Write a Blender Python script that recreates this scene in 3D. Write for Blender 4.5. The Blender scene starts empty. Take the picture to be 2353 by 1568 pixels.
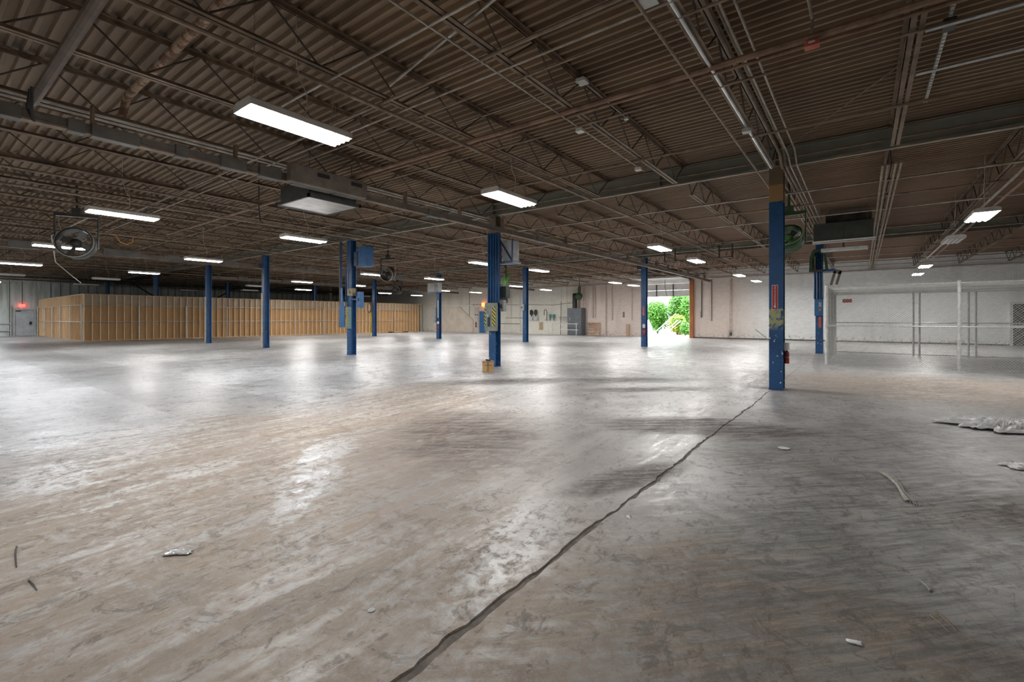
import bpy, math, random
from mathutils import Vector, Matrix
random.seed(11)
S = bpy.context.scene
COL = S.collection
R = math.radians

# ------------------------------------------------------------------ camera, world, exposure
cam_d = bpy.data.cameras.new('camera'); cam = bpy.data.objects.new('camera', cam_d); COL.objects.link(cam)
cam_d.sensor_fit = 'HORIZONTAL'; cam_d.sensor_width = 36.0
cam_d.lens = 1068.6 / 2353 * 36.0
cam_d.shift_y = -53.0 / 2353
cam_d.clip_start = 0.05; cam_d.clip_end = 600
cam.location = (0, 0, 1.5); cam.rotation_euler = (R(90), 0, R(37 - 90))
S.camera = cam

w = bpy.data.worlds.new('overcast_sky'); S.world = w; w.use_nodes = True
bg = w.node_tree.nodes['Background']
bg.inputs['Color'].default_value = (0.93, 0.97, 1.0, 1); bg.inputs['Strength'].default_value = 3.4

S.view_settings.view_transform = 'Standard'; S.view_settings.look = 'None'
S.view_settings.gamma = 1.0; S.view_settings.use_curve_mapping = False
S.view_settings.exposure = 1.4
LAMP = 46.0            # radiance of the lamp lenses

# ------------------------------------------------------------------ node helpers
class NT:
    def __init__(s, name):
        s.m = bpy.data.materials.new(name); s.m.use_nodes = True
        s.t = s.m.node_tree; s.n = s.t.nodes; s.l = s.t.links
        s.b = s.n['Principled BSDF']
        g = s.n.new('ShaderNodeNewGeometry'); s.pos = g.outputs['Position']; s.nor = g.outputs['Normal']
        o = s.n.new('ShaderNodeTexCoord'); s.obj = o.outputs['Object']
        i = s.n.new('ShaderNodeObjectInfo'); s.rnd = i.outputs['Random']
    def _in(s, sock, v):
        if isinstance(v, bpy.types.NodeSocket): s.l.new(v, sock)
        elif isinstance(v, (tuple, list)) and len(v) == 3 and sock.type == 'RGBA': sock.default_value = (*v, 1)
        else: sock.default_value = v
    def math(s, op, a, b=0.0, clamp=False):
        n = s.n.new('ShaderNodeMath'); n.operation = op; n.use_clamp = clamp
        s._in(n.inputs[0], a); s._in(n.inputs[1], b); return n.outputs[0]
    def map(s, vec, loc=(0, 0, 0), rot=(0, 0, 0), scale=(1, 1, 1), kind='POINT'):
        n = s.n.new('ShaderNodeMapping'); n.vector_type = kind
        s.l.new(vec, n.inputs['Vector'])
        n.inputs['Location'].default_value = loc; n.inputs['Rotation'].default_value = rot; n.inputs['Scale'].default_value = scale
        return n.outputs[0]
    def noise(s, vec, scale, detail=4, rough=.55, dist=0.0):
        n = s.n.new('ShaderNodeTexNoise'); s.l.new(vec, n.inputs['Vector'])
        n.inputs['Scale'].default_value = scale; n.inputs['Detail'].default_value = detail
        n.inputs['Roughness'].default_value = rough; n.inputs['Distortion'].default_value = dist
        return n.outputs['Fac']
    def rng(s, v, a, b, c=0.0, d=1.0, smooth=True):
        n = s.n.new('ShaderNodeMapRange'); n.clamp = True
        n.interpolation_type = 'SMOOTHSTEP' if smooth else 'LINEAR'
        s._in(n.inputs[0], v); n.inputs[1].default_value = a; n.inputs[2].default_value = b
        n.inputs[3].default_value = c; n.inputs[4].default_value = d
        return n.outputs[0]
    def mix(s, f, a, b):
        n = s.n.new('ShaderNodeMix'); n.data_type = 'RGBA'
        s._in(n.inputs[0], f); s._in(n.inputs[6], a); s._in(n.inputs[7], b); return n.outputs[2]
    def mul(s, a, b):
        n = s.n.new('ShaderNodeMix'); n.data_type = 'RGBA'; n.blend_type = 'MULTIPLY'; n.inputs[0].default_value = 1
        s._in(n.inputs[6], a); s._in(n.inputs[7], b); return n.outputs[2]
    def sep(s, vec):
        n = s.n.new('ShaderNodeSeparateXYZ'); s.l.new(vec, n.inputs[0]); return n.outputs
    def comb(s, x, y, z=0.0):
        n = s.n.new('ShaderNodeCombineXYZ'); s._in(n.inputs[0], x); s._in(n.inputs[1], y); s._in(n.inputs[2], z); return n.outputs[0]
    def length(s, vec):
        n = s.n.new('ShaderNodeVectorMath'); n.operation = 'LENGTH'; s.l.new(vec, n.inputs[0]); return n.outputs['Value']
    def bump(s, h, strength=.3, dist=.01):
        n = s.n.new('ShaderNodeBump'); s._in(n.inputs['Height'], h)
        n.inputs['Strength'].default_value = strength; n.inputs['Distance'].default_value = dist
        s.l.new(n.outputs[0], s.b.inputs['Normal'])
    def out(s, color, rough=.6, metal=0.0, spec=.5):
        s._in(s.b.inputs['Base Color'], color); s._in(s.b.inputs['Roughness'], rough)
        s._in(s.b.inputs['Metallic'], metal); s._in(s.b.inputs['Specular IOR Level'], spec)
        return s.m

MATS = {}
def M(name, c1, c2=None, scale=6.0, rough=.6, metal=0.0, stretch=(1, 1, 1), lo=.35, hi=.65, bump=0.0, obj_var=0.0, detail=5):
    if name in MATS: return MATS[name]
    t = NT(name)
    c2 = c2 or tuple(x * .72 for x in c1)
    v = t.map(t.pos, scale=stretch)
    nz = t.noise(v, scale, detail, .6)
    col = t.mix(t.rng(nz, lo, hi), c2, c1)
    if obj_var:
        col = t.mix(t.math('MULTIPLY', t.rnd, obj_var), col, tuple(x * .45 for x in c1))
    if bump: t.bump(nz, bump, .004)
    MATS[name] = t.out(col, rough, metal)
    return MATS[name]

def emit(name, color, strength):
    t = NT(name)
    t.out(color, .5)
    t._in(t.b.inputs['Emission Color'], color); t.b.inputs['Emission Strength'].default_value = strength
    MATS[name] = t.m
    return t.m

# ------------------------------------------------------------------ materials
def floor_material():
    t = NT('worn_concrete')
    X, Y, Z = t.sep(t.pos)
    P = t.comb(X, Y)
    def aniso(ang, sx, sy): return t.map(t.map(P, rot=(0, 0, R(-ang))), scale=(sx, sy, 1))
    big = t.noise(P, .35, 5, .6, .6)
    mid = t.noise(P, 1.5, 8, .68, 1.0)
    fine = t.noise(P, 11, 8, .74, .6)
    grit = t.noise(P, 70, 4, .75)
    lane = t.noise(aniso(0, .45, 3.2), 1.5, 9, .72, .7)          # traffic along the column line
    lane2 = t.noise(aniso(4, 1.6, 7.5), 1.6, 9, .74, .5)
    broom = t.noise(aniso(-50, .8, 5.5), 1.7, 9, .72, .6)        # sweeping and skidding across it
    broom2 = t.noise(aniso(-42, .7, 8.0), 3.0, 8, .75, .4)
    right = t.rng(Y, 1.9, 1.2)
    def pick(a, b): return t.math('ADD', t.math('MULTIPLY', a, t.math('SUBTRACT', 1.0, right)), t.math('MULTIPLY', b, right))
    streak = pick(lane, broom); streak2 = pick(lane2, broom2)
    def dist(cx, cy, rx, ry, ang): return t.length(t.map(P, loc=(cx, cy, 0), rot=(0, 0, R(ang)), scale=(rx, ry, 1), kind='TEXTURE'))
    def ell(cx, cy, rx, ry, ang=0, soft=.35, wob=.9, n=None):
        d = t.math('ADD', dist(cx, cy, rx, ry, ang), t.math('MULTIPLY', t.math('SUBTRACT', n or mid, .5), wob))
        return t.rng(d, 1 + soft, 1 - soft)
    def ring(cx, cy, rx, ry, ang, wdt, wob=.10):
        d = t.math('ADD', dist(cx, cy, rx, ry, ang), t.math('MULTIPLY', t.math('SUBTRACT', mid, .5), wob))
        return t.rng(t.math('ABSOLUTE', t.math('SUBTRACT', d, 1.0)), wdt, wdt * .3)
    def ridge(n, wd): return t.rng(t.math('ABSOLUTE', t.math('SUBTRACT', n, .5)), wd, wd * .25)
    def mx(*a):
        r = a[0]
        for b in a[1:]: r = t.math('MAXIMUM', r, b)
        return r
    grey = t.mix(t.rng(big, .35, .65), (.37, .372, .373), (.49, .492, .495))
    grey = t.mix(t.rng(mid, .42, .66, 0, .8), grey, (.23, .227, .223))
    # slabs poured at different times, left of the column line
    slab = t.math('MULTIPLY', t.math('MULTIPLY', t.rng(X, 2.59, 2.61), t.rng(X, 4.25, 4.23)), t.rng(Y, 6.8, 8.8))
    grey = t.mix(t.math('MULTIPLY', slab, .55), grey, (.22, .22, .215))
    line = t.math('MULTIPLY', mx(ridge(t.math('ADD', t.math('SUBTRACT', X, 2.6), .5), .012), ridge(t.math('ADD', t.math('SUBTRACT', X, 4.24), .5), .012)), t.rng(Y, 7.5, 9.0))
    grey = t.mix(t.math('MULTIPLY', line, .5), grey, (.13, .125, .12))
    # clay dust carried in
    dust = mx(ell(2.6, 4.9, 3.4, 2.7, 30, .5), ell(1.0, 2.4, 2.4, 2.6, 0, .5), ell(5.6, 6.3, 2.4, 1.4, 40, .5),
              ell(2.5, .62, .95, .50, 20, .4), ell(13.2, -1.6, 3.4, 2.6, 90, .5), ell(1.2, -.4, 1.4, 1.2, 0, .4), ell(2.85, -.22, .62, .30, 70, .35, .9, broom), ell(5.4, -1.3, 1.0, .35, -50, .6, 1.0, broom2))
    dust = t.math('MULTIPLY', dust, t.rng(t.math('ADD', t.math('MULTIPLY', streak, .55), t.math('MULTIPLY', fine, .45)), .36, .56, .25, 1.0))
    tan = t.mix(t.rng(t.math('ADD', t.math('MULTIPLY', big, .5), t.math('MULTIPLY', mid, .5)), .40, .60), (.20, .148, .107), (.315, .243, .182))
    col = t.mix(t.math('MULTIPLY', dust, .85), grey, tan)
    # bare washed concrete, with lamp reflections painted into the same pale patches
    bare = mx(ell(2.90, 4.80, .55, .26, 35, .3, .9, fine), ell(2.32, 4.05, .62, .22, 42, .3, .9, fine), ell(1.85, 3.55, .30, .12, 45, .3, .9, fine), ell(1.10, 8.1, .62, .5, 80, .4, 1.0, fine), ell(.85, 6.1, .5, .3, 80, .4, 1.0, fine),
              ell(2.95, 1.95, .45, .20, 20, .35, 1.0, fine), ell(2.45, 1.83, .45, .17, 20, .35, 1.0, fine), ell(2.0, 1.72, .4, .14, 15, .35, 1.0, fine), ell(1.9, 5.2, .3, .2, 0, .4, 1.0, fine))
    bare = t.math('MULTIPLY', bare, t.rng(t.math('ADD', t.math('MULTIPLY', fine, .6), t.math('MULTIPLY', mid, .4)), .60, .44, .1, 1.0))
    col = t.mix(t.math('MULTIPLY', bare, .75), col, (.43, .437, .44))  # bare concrete and painted lamp reflections together
    dust = t.math('MULTIPLY', dust, t.math('SUBTRACT', 1.0, bare))
    # tyre rubber and oily traffic lane right of the cracked joint
    dark = mx(ell(4.6, -.15, 2.7, .85, -14, .5, .8, broom), ell(5.6, .75, 2.2, .6, 20, .5, .9, broom), ell(2.72, .55, .42, .13, -38, .4, .9, fine),
              ell(3.2, -.75, .6, 1.0, 10, .5, .8, broom), ell(8.5, -1.2, 2.5, .9, -30, .6, 1.0, broom))
    dark = t.math('MULTIPLY', dark, t.rng(t.math('ADD', t.math('MULTIPLY', broom, .5), t.math('MULTIPLY', broom2, .5)), .38, .58, 1.0, .30))
    col = t.mix(t.math('MULTIPLY', dark, .88), col, (.092, .088, .083))
    brown = mx(ell(6.6, 2.1, 1.0, .50, -50, .35, 1.0, broom), ell(9.5, 3.6, 1.2, .3, -48, .5, 1.2, broom), ell(4.15, 1.75, .75, .22, -20, .35, .8), ell(6.9, 1.0, .9, .35, -50, .5, 1.0, broom), ell(4.4, 4.2, 1.3, .9, 50, .6, 1.3), ell(8.6, 6.8, 1.7, .5, 140, .6, 1.2), ell(10.6, 4.6, 1.6, .45, -50, .6, 1.2, broom), ell(11.25, .95, .25, .9, 0, .6, .6))
    brown = t.math('MULTIPLY', brown, t.rng(t.math('ADD', t.math('MULTIPLY', broom, .6), t.math('MULTIPLY', fine, .4)), .42, .60, 1.0, .35))
    film = t.math('MULTIPLY', mx(ell(4.9, 3.0, 2.3, 1.5, -10, .6, .9), ell(7.5, 3.4, 2.2, 1.6, 30, .6, 1.0)), t.rng(t.math('ADD', t.math('MULTIPLY', lane, .5), t.math('MULTIPLY', fine, .5)), .42, .58, 1.0, .4))
    col = t.mix(t.math('MULTIPLY', film, .6), col, (.165, .142, .132))
    col = t.mix(t.math('MULTIPLY', brown, .92), col, (.062, .045, .038))
    # patchy bare scrapes where the dust was dragged off
    scrape = t.rng(t.math('ADD', t.math('MULTIPLY', lane2, .55), t.math('MULTIPLY', fine, .45)), .53, .60)
    scrape = t.math('MULTIPLY', scrape, t.rng(mid, .38, .55))
    col = t.mix(t.math('MULTIPLY', scrape, .72), col, (.115, .097, .083))
    pale = t.rng(t.math('ADD', t.math('MULTIPLY', streak, .6), t.math('MULTIPLY', fine, .4)), .545, .62)
    col = t.mix(t.math('MULTIPLY', pale, .38), col, (.42, .405, .385))
    fleck = t.math('MULTIPLY', t.math('MULTIPLY', right, t.rng(t.math('ADD', t.math('MULTIPLY', broom, .45), t.math('MULTIPLY', broom2, .55)), .53, .60)), t.rng(X, 12, 9))
    col = t.mix(t.math('MULTIPLY', fleck, .6), col, (.36, .29, .22))
    sc2 = t.math('MULTIPLY', t.rng(t.math('ADD', t.math('MULTIPLY', t.noise(aniso(4, 1.0, 2.2), 3.2, 10, .8, .9), .7), t.math('MULTIPLY', fine, .3)), .53, .575), t.rng(t.noise(P, .8, 3), .42, .56))
    col = t.mix(t.math('MULTIPLY', sc2, .6), col, (.13, .112, .098))
    # curved tyre marks
    marks = mx(ring(3.0, 12.4, 5.2, 4.6, 0, .028), ring(3.0, 12.4, 5.5, 4.9, 0, .02), ring(14.5, 8.4, 5.4, 4.2, 15, .03), ring(11.6, -3.0, 4.0, 7.4, 20, .03), ring(2.2, 8.6, 1.5, 1.2, 0, .06), ring(9.5, 13.5, 5.5, 4.6, 30, .04), ring(16.0, 5.0, 4.5, 2.2, 30, .05))
    marks = t.math('MULTIPLY', t.math('MULTIPLY', marks, t.rng(fine, .40, .58)), t.rng(mid, .42, .56))
    col = t.mix(t.math('MULTIPLY', marks, .75), col, (.11, .105, .10))
    # mud stains with dried rims
    md = [(3.25, 5.85, .52, .24, -40), (3.02, 7.45, .62, .2, -48), (.46, 4.42, .10, .17, -50), (1.16, 3.45, .14, .10, -50), (1.95, 2.95, .30, .10, 10)]
    mud = mx(*[ell(*e, .14, .4) for e in md]); rim = mx(*[ring(*e, .13, .4) for e in md])
    col = t.mix(t.math('MULTIPLY', mud, .35), col, (.26, .19, .125))
    col = t.mix(t.math('MULTIPLY', rim, .5), col, (.17, .12, .085))
    # hairline scratches, scuffs and pores
    hair = mx(ridge(t.noise(aniso(10, .5, 1.5), 1.1, 3, .6, .25), .004), ridge(t.noise(aniso(-60, .5, 1.6), 1.6, 3, .6, .25), .004))
    col = t.mix(t.math('MULTIPLY', t.math('MULTIPLY', hair, t.rng(mid, .5, .6)), .30), col, (.15, .13, .12))
    fl = t.rng(t.noise(P, 4.2, 10, .78, 1.2), .555, .60)
    col = t.mix(t.math('MULTIPLY', fl, .60), col, (.10, .087, .077))
    pore = t.math('MULTIPLY', t.rng(grit, .60, .68), t.rng(mid, .35, .6, .25, 1.0))
    col = t.mix(t.math('MULTIPLY', pore, .55), col, (.11, .10, .09))
    spk = t.rng(grit, .44, .30)
    col = t.mix(t.math('MULTIPLY', spk, .25), col, (.62, .60, .57))
    rough = t.math('ADD', .235, t.math('MULTIPLY', dust, .24))
    rough = t.math('ADD', rough, t.math('MULTIPLY', brown, .35))
    rough = t.math('ADD', rough, t.math('MULTIPLY', dark, .22))
    rough = t.math('ADD', rough, t.math('MULTIPLY', t.rng(streak, .40, .60), .16))
    rough = t.math('ADD', rough, t.math('MULTIPLY', t.rng(fine, .35, .65), .12))
    h = t.math('ADD', t.math('MULTIPLY', fine, .5), t.math('ADD', t.math('MULTIPLY', mid, .5), t.math('MULTIPLY', streak, .7)))
    t.bump(h, .20, .02)
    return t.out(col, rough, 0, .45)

def brick_material():
    t = NT('painted_brick')
    X, Y, Z = t.sep(t.pos)
    bt = t.n.new('ShaderNodeTexBrick'); t.l.new(t.comb(Y, Z), bt.inputs['Vector'])
    bt.inputs['Scale'].default_value = 1.0; bt.inputs['Brick Width'].default_value = .21; bt.inputs['Row Height'].default_value = .075
    bt.inputs['Mortar Size'].default_value = .007; bt.inputs['Mortar Smooth'].default_value = .4
    bt.inputs['Color1'].default_value = (1, 1, 1, 1); bt.inputs['Color2'].default_value = (.88, .88, .88, 1); bt.inputs['Mortar'].default_value = (.66, .66, .65, 1)
    n1 = t.noise(t.pos, .5, 5, .6); n2 = t.noise(t.pos, 5, 6, .65)
    yy = t.math('ADD', Y, t.math('MULTIPLY', t.math('SUBTRACT', n1, .5), 2.0))
    white = (.83, .845, .84); cream = (.72, .70, .63); pink = (.70, .58, .51)
    pm = t.math('MULTIPLY', t.rng(yy, 4.5, 8.2), t.rng(yy, 21.5, 19.5))
    col = t.mix(t.rng(yy, 19.0, 21.0), white, cream)
    col = t.mix(t.math('MULTIPLY', pm, .85), col, pink)  # beige-pink paint, with the warm light cast near the door painted in
    col = t.mul(col, bt.outputs['Color'])
    chip = t.rng(t.math('ADD', n2, t.math('MULTIPLY', t.rng(Z, .7, 0), .16)), .66, .72)
    col = t.mix(t.math('MULTIPLY', chip, .6), col, (.24, .2, .16))
    grime = t.rng(t.noise(t.map(t.pos, scale=(1, 1, .15)), 1.2, 5, .6), .5, .75)
    col = t.mix(t.math('MULTIPLY', grime, .3), col, (.32, .30, .27))
    t.bump(bt.outputs['Fac'], -.5, .006)
    return t.out(col, .65)

def paint_column(name, top_brown=False, chips=.5, bare_top=None):
    t = NT(name)
    X, Y, Z = t.sep(t.pos)
    n = t.noise(t.pos, 3, 5, .6); n2 = t.noise(t.map(t.pos, scale=(1, 1, .55)), 17, 4, .5)
    col = t.mix(t.rng(n, .35, .65), (.008, .058, .165), (.012, .078, .22))
    ch = t.math('MULTIPLY', t.rng(n2, .655, .675), t.rng(Z, 1.7, 1.2))
    col = t.mix(t.math('MULTIPLY', ch, chips), col, (.62, .62, .58))
    if bare_top: col = t.mix(t.rng(Z, bare_top, bare_top + .01), col, (.19, .145, .10))
    if top_brown:
        zz = t.math('ADD', Z, t.math('MULTIPLY', t.math('SUBTRACT', n2, .5), .06))
        col = t.mix(t.rng(zz, 3.925, 3.94), col, (.34, .20, .085))
        col = t.mix(t.rng(zz, 4.27, 4.29), col, (.16, .12, .07))
        pp = t.math('MULTIPLY', t.math('MULTIPLY', t.rng(zz, 1.20, 1.42), t.rng(zz, 1.72, 1.66)), t.rng(t.noise(t.pos, 11, 5, .6), .42, .5))
        col = t.mix(pp, col, (.34, .36, .19))
    return t.out(col, .38)

def deck_material():
    t = NT('rusty_roof_deck')
    n = t.noise(t.map(t.pos, scale=(1, .15, 1)), 1.4, 6, .6); n2 = t.noise(t.pos, .18, 4, .5); n3 = t.noise(t.map(t.pos, scale=(6, .3, 1)), 2, 4, .6)
    col = t.mix(t.rng(n, .35, .65), (.165, .105, .058), (.275, .183, .104))
    col = t.mix(t.rng(n2, .4, .62), col, (.215, .152, .096))
    col = t.mix(t.math('MULTIPLY', t.rng(n3, .55, .7), .5), col, (.12, .065, .04))
    col = t.mix(t.math('MULTIPLY', t.rng(t.sep(t.pos)[0], 8, 27), .6), col, (.25, .145, .10))  # redder towards the loading door: bounced daylight painted into the deck colour
    col = t.mix(t.math('MULTIPLY', t.rnd, .22), col, (.13, .09, .06))
    return t.out(col, .62)

def siding_material():
    t = NT('green_grey_siding')
    n = t.noise(t.map(t.pos, scale=(3, 1, .25)), 1.2, 6, .65); n2 = t.noise(t.pos, 2.2, 6, .7)
    col = t.mix(t.rng(n, .4, .66), (.62, .67, .65), (.40, .43, .38))
    col = t.mix(t.math('MULTIPLY', t.rng(n2, .58, .68), .5), col, (.22, .20, .15))
    return t.out(col, .5)

def stripe_material():
    t = NT('hazard_stripes')
    X, Y, Z = t.sep(t.pos)
    v = t.math('FRACT', t.math('MULTIPLY', t.math('ADD', Z, t.math('MULTIPLY', Y, -1.0)), 9.0))
    n = t.noise(t.pos, 25, 4)
    col = t.mix(t.rng(v, .49, .51), (.62, .48, .03), (.03, .03, .03))
    col = t.mix(t.math('MULTIPLY', t.rng(n, .6, .7), .6), col, (.3, .3, .22))
    return t.out(col, .5)

def deposit_wood(name, c1, c2):
    t = NT(name)
    n = t.noise(t.map(t.pos, scale=(8, 8, .6)), 2.5, 6, .6); n2 = t.noise(t.pos, .5, 3)
    col = t.mix(t.rng(n, .35, .65), c2, c1)
    col = t.mix(t.math('MULTIPLY', t.rnd, .30), col, tuple(x * .7 for x in c1))
    return t.out(col, .65)

FLOOR = floor_material(); BRICK = brick_material(); DECK = deck_material(); SIDING = siding_material(); STRIPE = stripe_material()
BLUE_A = paint_column('chipped_blue_paint_with_bare_top', True, .9); BLUE = paint_column('blue_column_paint', False, .45)
BLUE_C = paint_column('blue_paint_with_brown_head', False, .45, 4.08)
BLUEP = M('blue_panel_paint', (.03, .14, .33), (.02, .10, .26), rough=.4)
BLUED = M('dark_blue_paint', (.014, .05, .14), (.01, .03, .09), rough=.4)
JOIST = M('brown_joist_steel', (.235, .165, .105), (.115, .078, .048), 3, .55, .2)
JWEB = M('dark_web_rod', (.10, .072, .05), (.055, .04, .03), 4, .55, .2)
GIRDER = M('grey_green_girder', (.27, .265, .215), (.205, .20, .16), 1.2, .5)
PIPE = M('brown_pipe', (.29, .215, .15), (.165, .12, .082), 4, .5, .2)
RUSTP = M('rusty_pipe', (.30, .19, .12), (.17, .10, .065), 5, .6, .1)
COND = M('galvanised_conduit', (.42, .38, .33), (.27, .235, .195), 5, .4, .55)
SILVER = M('bright_conduit', (.70, .72, .74), (.52, .53, .54), 6, .32, .7)
GALV = M('galvanised_post', (.62, .63, .62), (.47, .48, .47), 8, .42, .35)
WIRE = M('chain_link_wire', (.60, .61, .59), (.48, .49, .47), 4, .45, .3)
DARK = M('dark_steel', (.045, .045, .04), (.025, .025, .022), 5, .5)
BLACK = M('black_plastic', (.02, .02, .02), (.012, .012, .012), 5, .5)
DKGREEN = M('dark_green_enamel', (.045, .055, .045), (.03, .036, .03), 2, .55)
GREEN = M('green_enamel', (.16, .40, .10), (.10, .28, .07), 4, .4)
DGREEN = M('deep_green_enamel', (.03, .085, .035), (.02, .05, .02), 5, .45)
GREYBOX = M('grey_enamel', (.34, .35, .36), (.26, .27, .28), 4, .45)
LGREY = M('light_grey_enamel', (.52, .53, .52), (.42, .43, .42), 4, .45)
DUCT = M('dusty_duct', (.20, .165, .135), (.13, .105, .085), 3, .55, .2)
BUSB = M('bus_plug_box', (.13, .12, .105), (.09, .08, .07), 3, .5)
STEELP = M('dull_steel_pan', (.55, .52, .49), (.36, .34, .32), 2.5, .35, .5, stretch=(1, 2, 1))
HOUSING = M('white_fixture_enamel', (.66, .64, .60), (.56, .54, .50), 6, .4)
LENS = emit('lit_lens', (1.0, .98, .95), LAMP)
LENSC = emit('lit_cool_lens', (.93, .965, 1.0), LAMP)
LENSOFF = M('unlit_lens', (.62, .62, .62), (.55, .55, .55), 6, .3)
CORD = M('white_cord', (.55, .52, .47), (.42, .39, .35), 5, .5)
STUD = deposit_wood('pine_stud', (.86, .63, .39), (.72, .50, .28))
SHEET = deposit_wood('brown_hardboard', (.47, .285, .13), (.38, .225, .10))
SHEETG = deposit_wood('grey_hardboard', (.42, .345, .26), (.34, .275, .205))
PLATE = deposit_wood('pine_plate', (.68, .44, .23), (.54, .34, .17))
PALLET = deposit_wood('pallet_wood', (.52, .36, .25), (.36, .24, .17))
CARD = M('cardboard', (.47, .30, .14), (.40, .25, .115), 4, .7)
INK = M('black_ink', (.03, .025, .02), (.05, .04, .03), 5, .6)
RED = M('red_enamel', (.42, .025, .02), (.32, .02, .018), 5, .4)
FADED = M('faded_red_label', (.55, .14, .09), (.42, .08, .05), 9, .5)
WHITEP = M('white_print', (.75, .74, .71), (.66, .65, .62), 6, .5)
YELLOW = M('yellow_hose', (.62, .52, .02), (.5, .4, .02), 5, .45)
ORANGE = M('orange_cord', (.62, .28, .05), (.5, .2, .03), 5, .5)
WOODJ = deposit_wood('orange_brown_jamb', (.46, .16, .045), (.26, .08, .025))
DOORP = M('scuffed_white_door', (.50, .54, .56), (.40, .43, .45), 3, .45)
PLASTER = M('dirty_beige_plaster', (.64, .57, .49), (.54, .47, .40), 1.5, .7)
DOORW = M('white_door_section', (.70, .68, .66), (.60, .58, .56), 2, .4)
PLASTIC = M('clear_grey_film', (.93, .94, .95), (.84, .85, .86), 12, .45)
PAPER = M('brown_paper', (.42, .33, .19), (.33, .25, .13), 6, .7)
TEAL = M('teal_plastic', (.06, .25, .24), (.04, .18, .17), 6, .4)
APRON = M('outside_concrete', (.55, .54, .52), (.45, .44, .42), 1.2, .7)
LEAF = M('leaf_green', (.13, .36, .045), (.05, .18, .02), 1.6, .5)
LEAFY = M('leaf_yellow_green', (.42, .46, .07), (.16, .34, .05), 1.4, .5)
BARK = M('bark', (.16, .10, .06), (.10, .06, .04), 5, .8)
STRAP = M('frayed_strap', (.42, .41, .37), (.30, .29, .26), 20, .7)
STICK = M('dry_twig', (.34, .24, .14), (.22, .15, .09), 9, .8)
FLAKY = M('flaking_insulation', (.38, .27, .18), (.17, .09, .055), 7, .8, bump=.5, lo=.45, hi=.58)
SHELL = M('bare_wall', (.42, .40, .37), (.34, .32, .30), 1, .7)
ROOFTOP = M('roof_slab', (.12, .09, .07), (.1, .08, .06), 1, .8)
GLASSD = M('dark_glass', (.02, .022, .028), (.03, .03, .035), 2, .12)
EXITR = emit('red_exit_glow', (1.0, .06, .05), 2.2)
EXITO = emit('orange_exit_glow', (1.0, .16, .03), 2.2)

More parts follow.
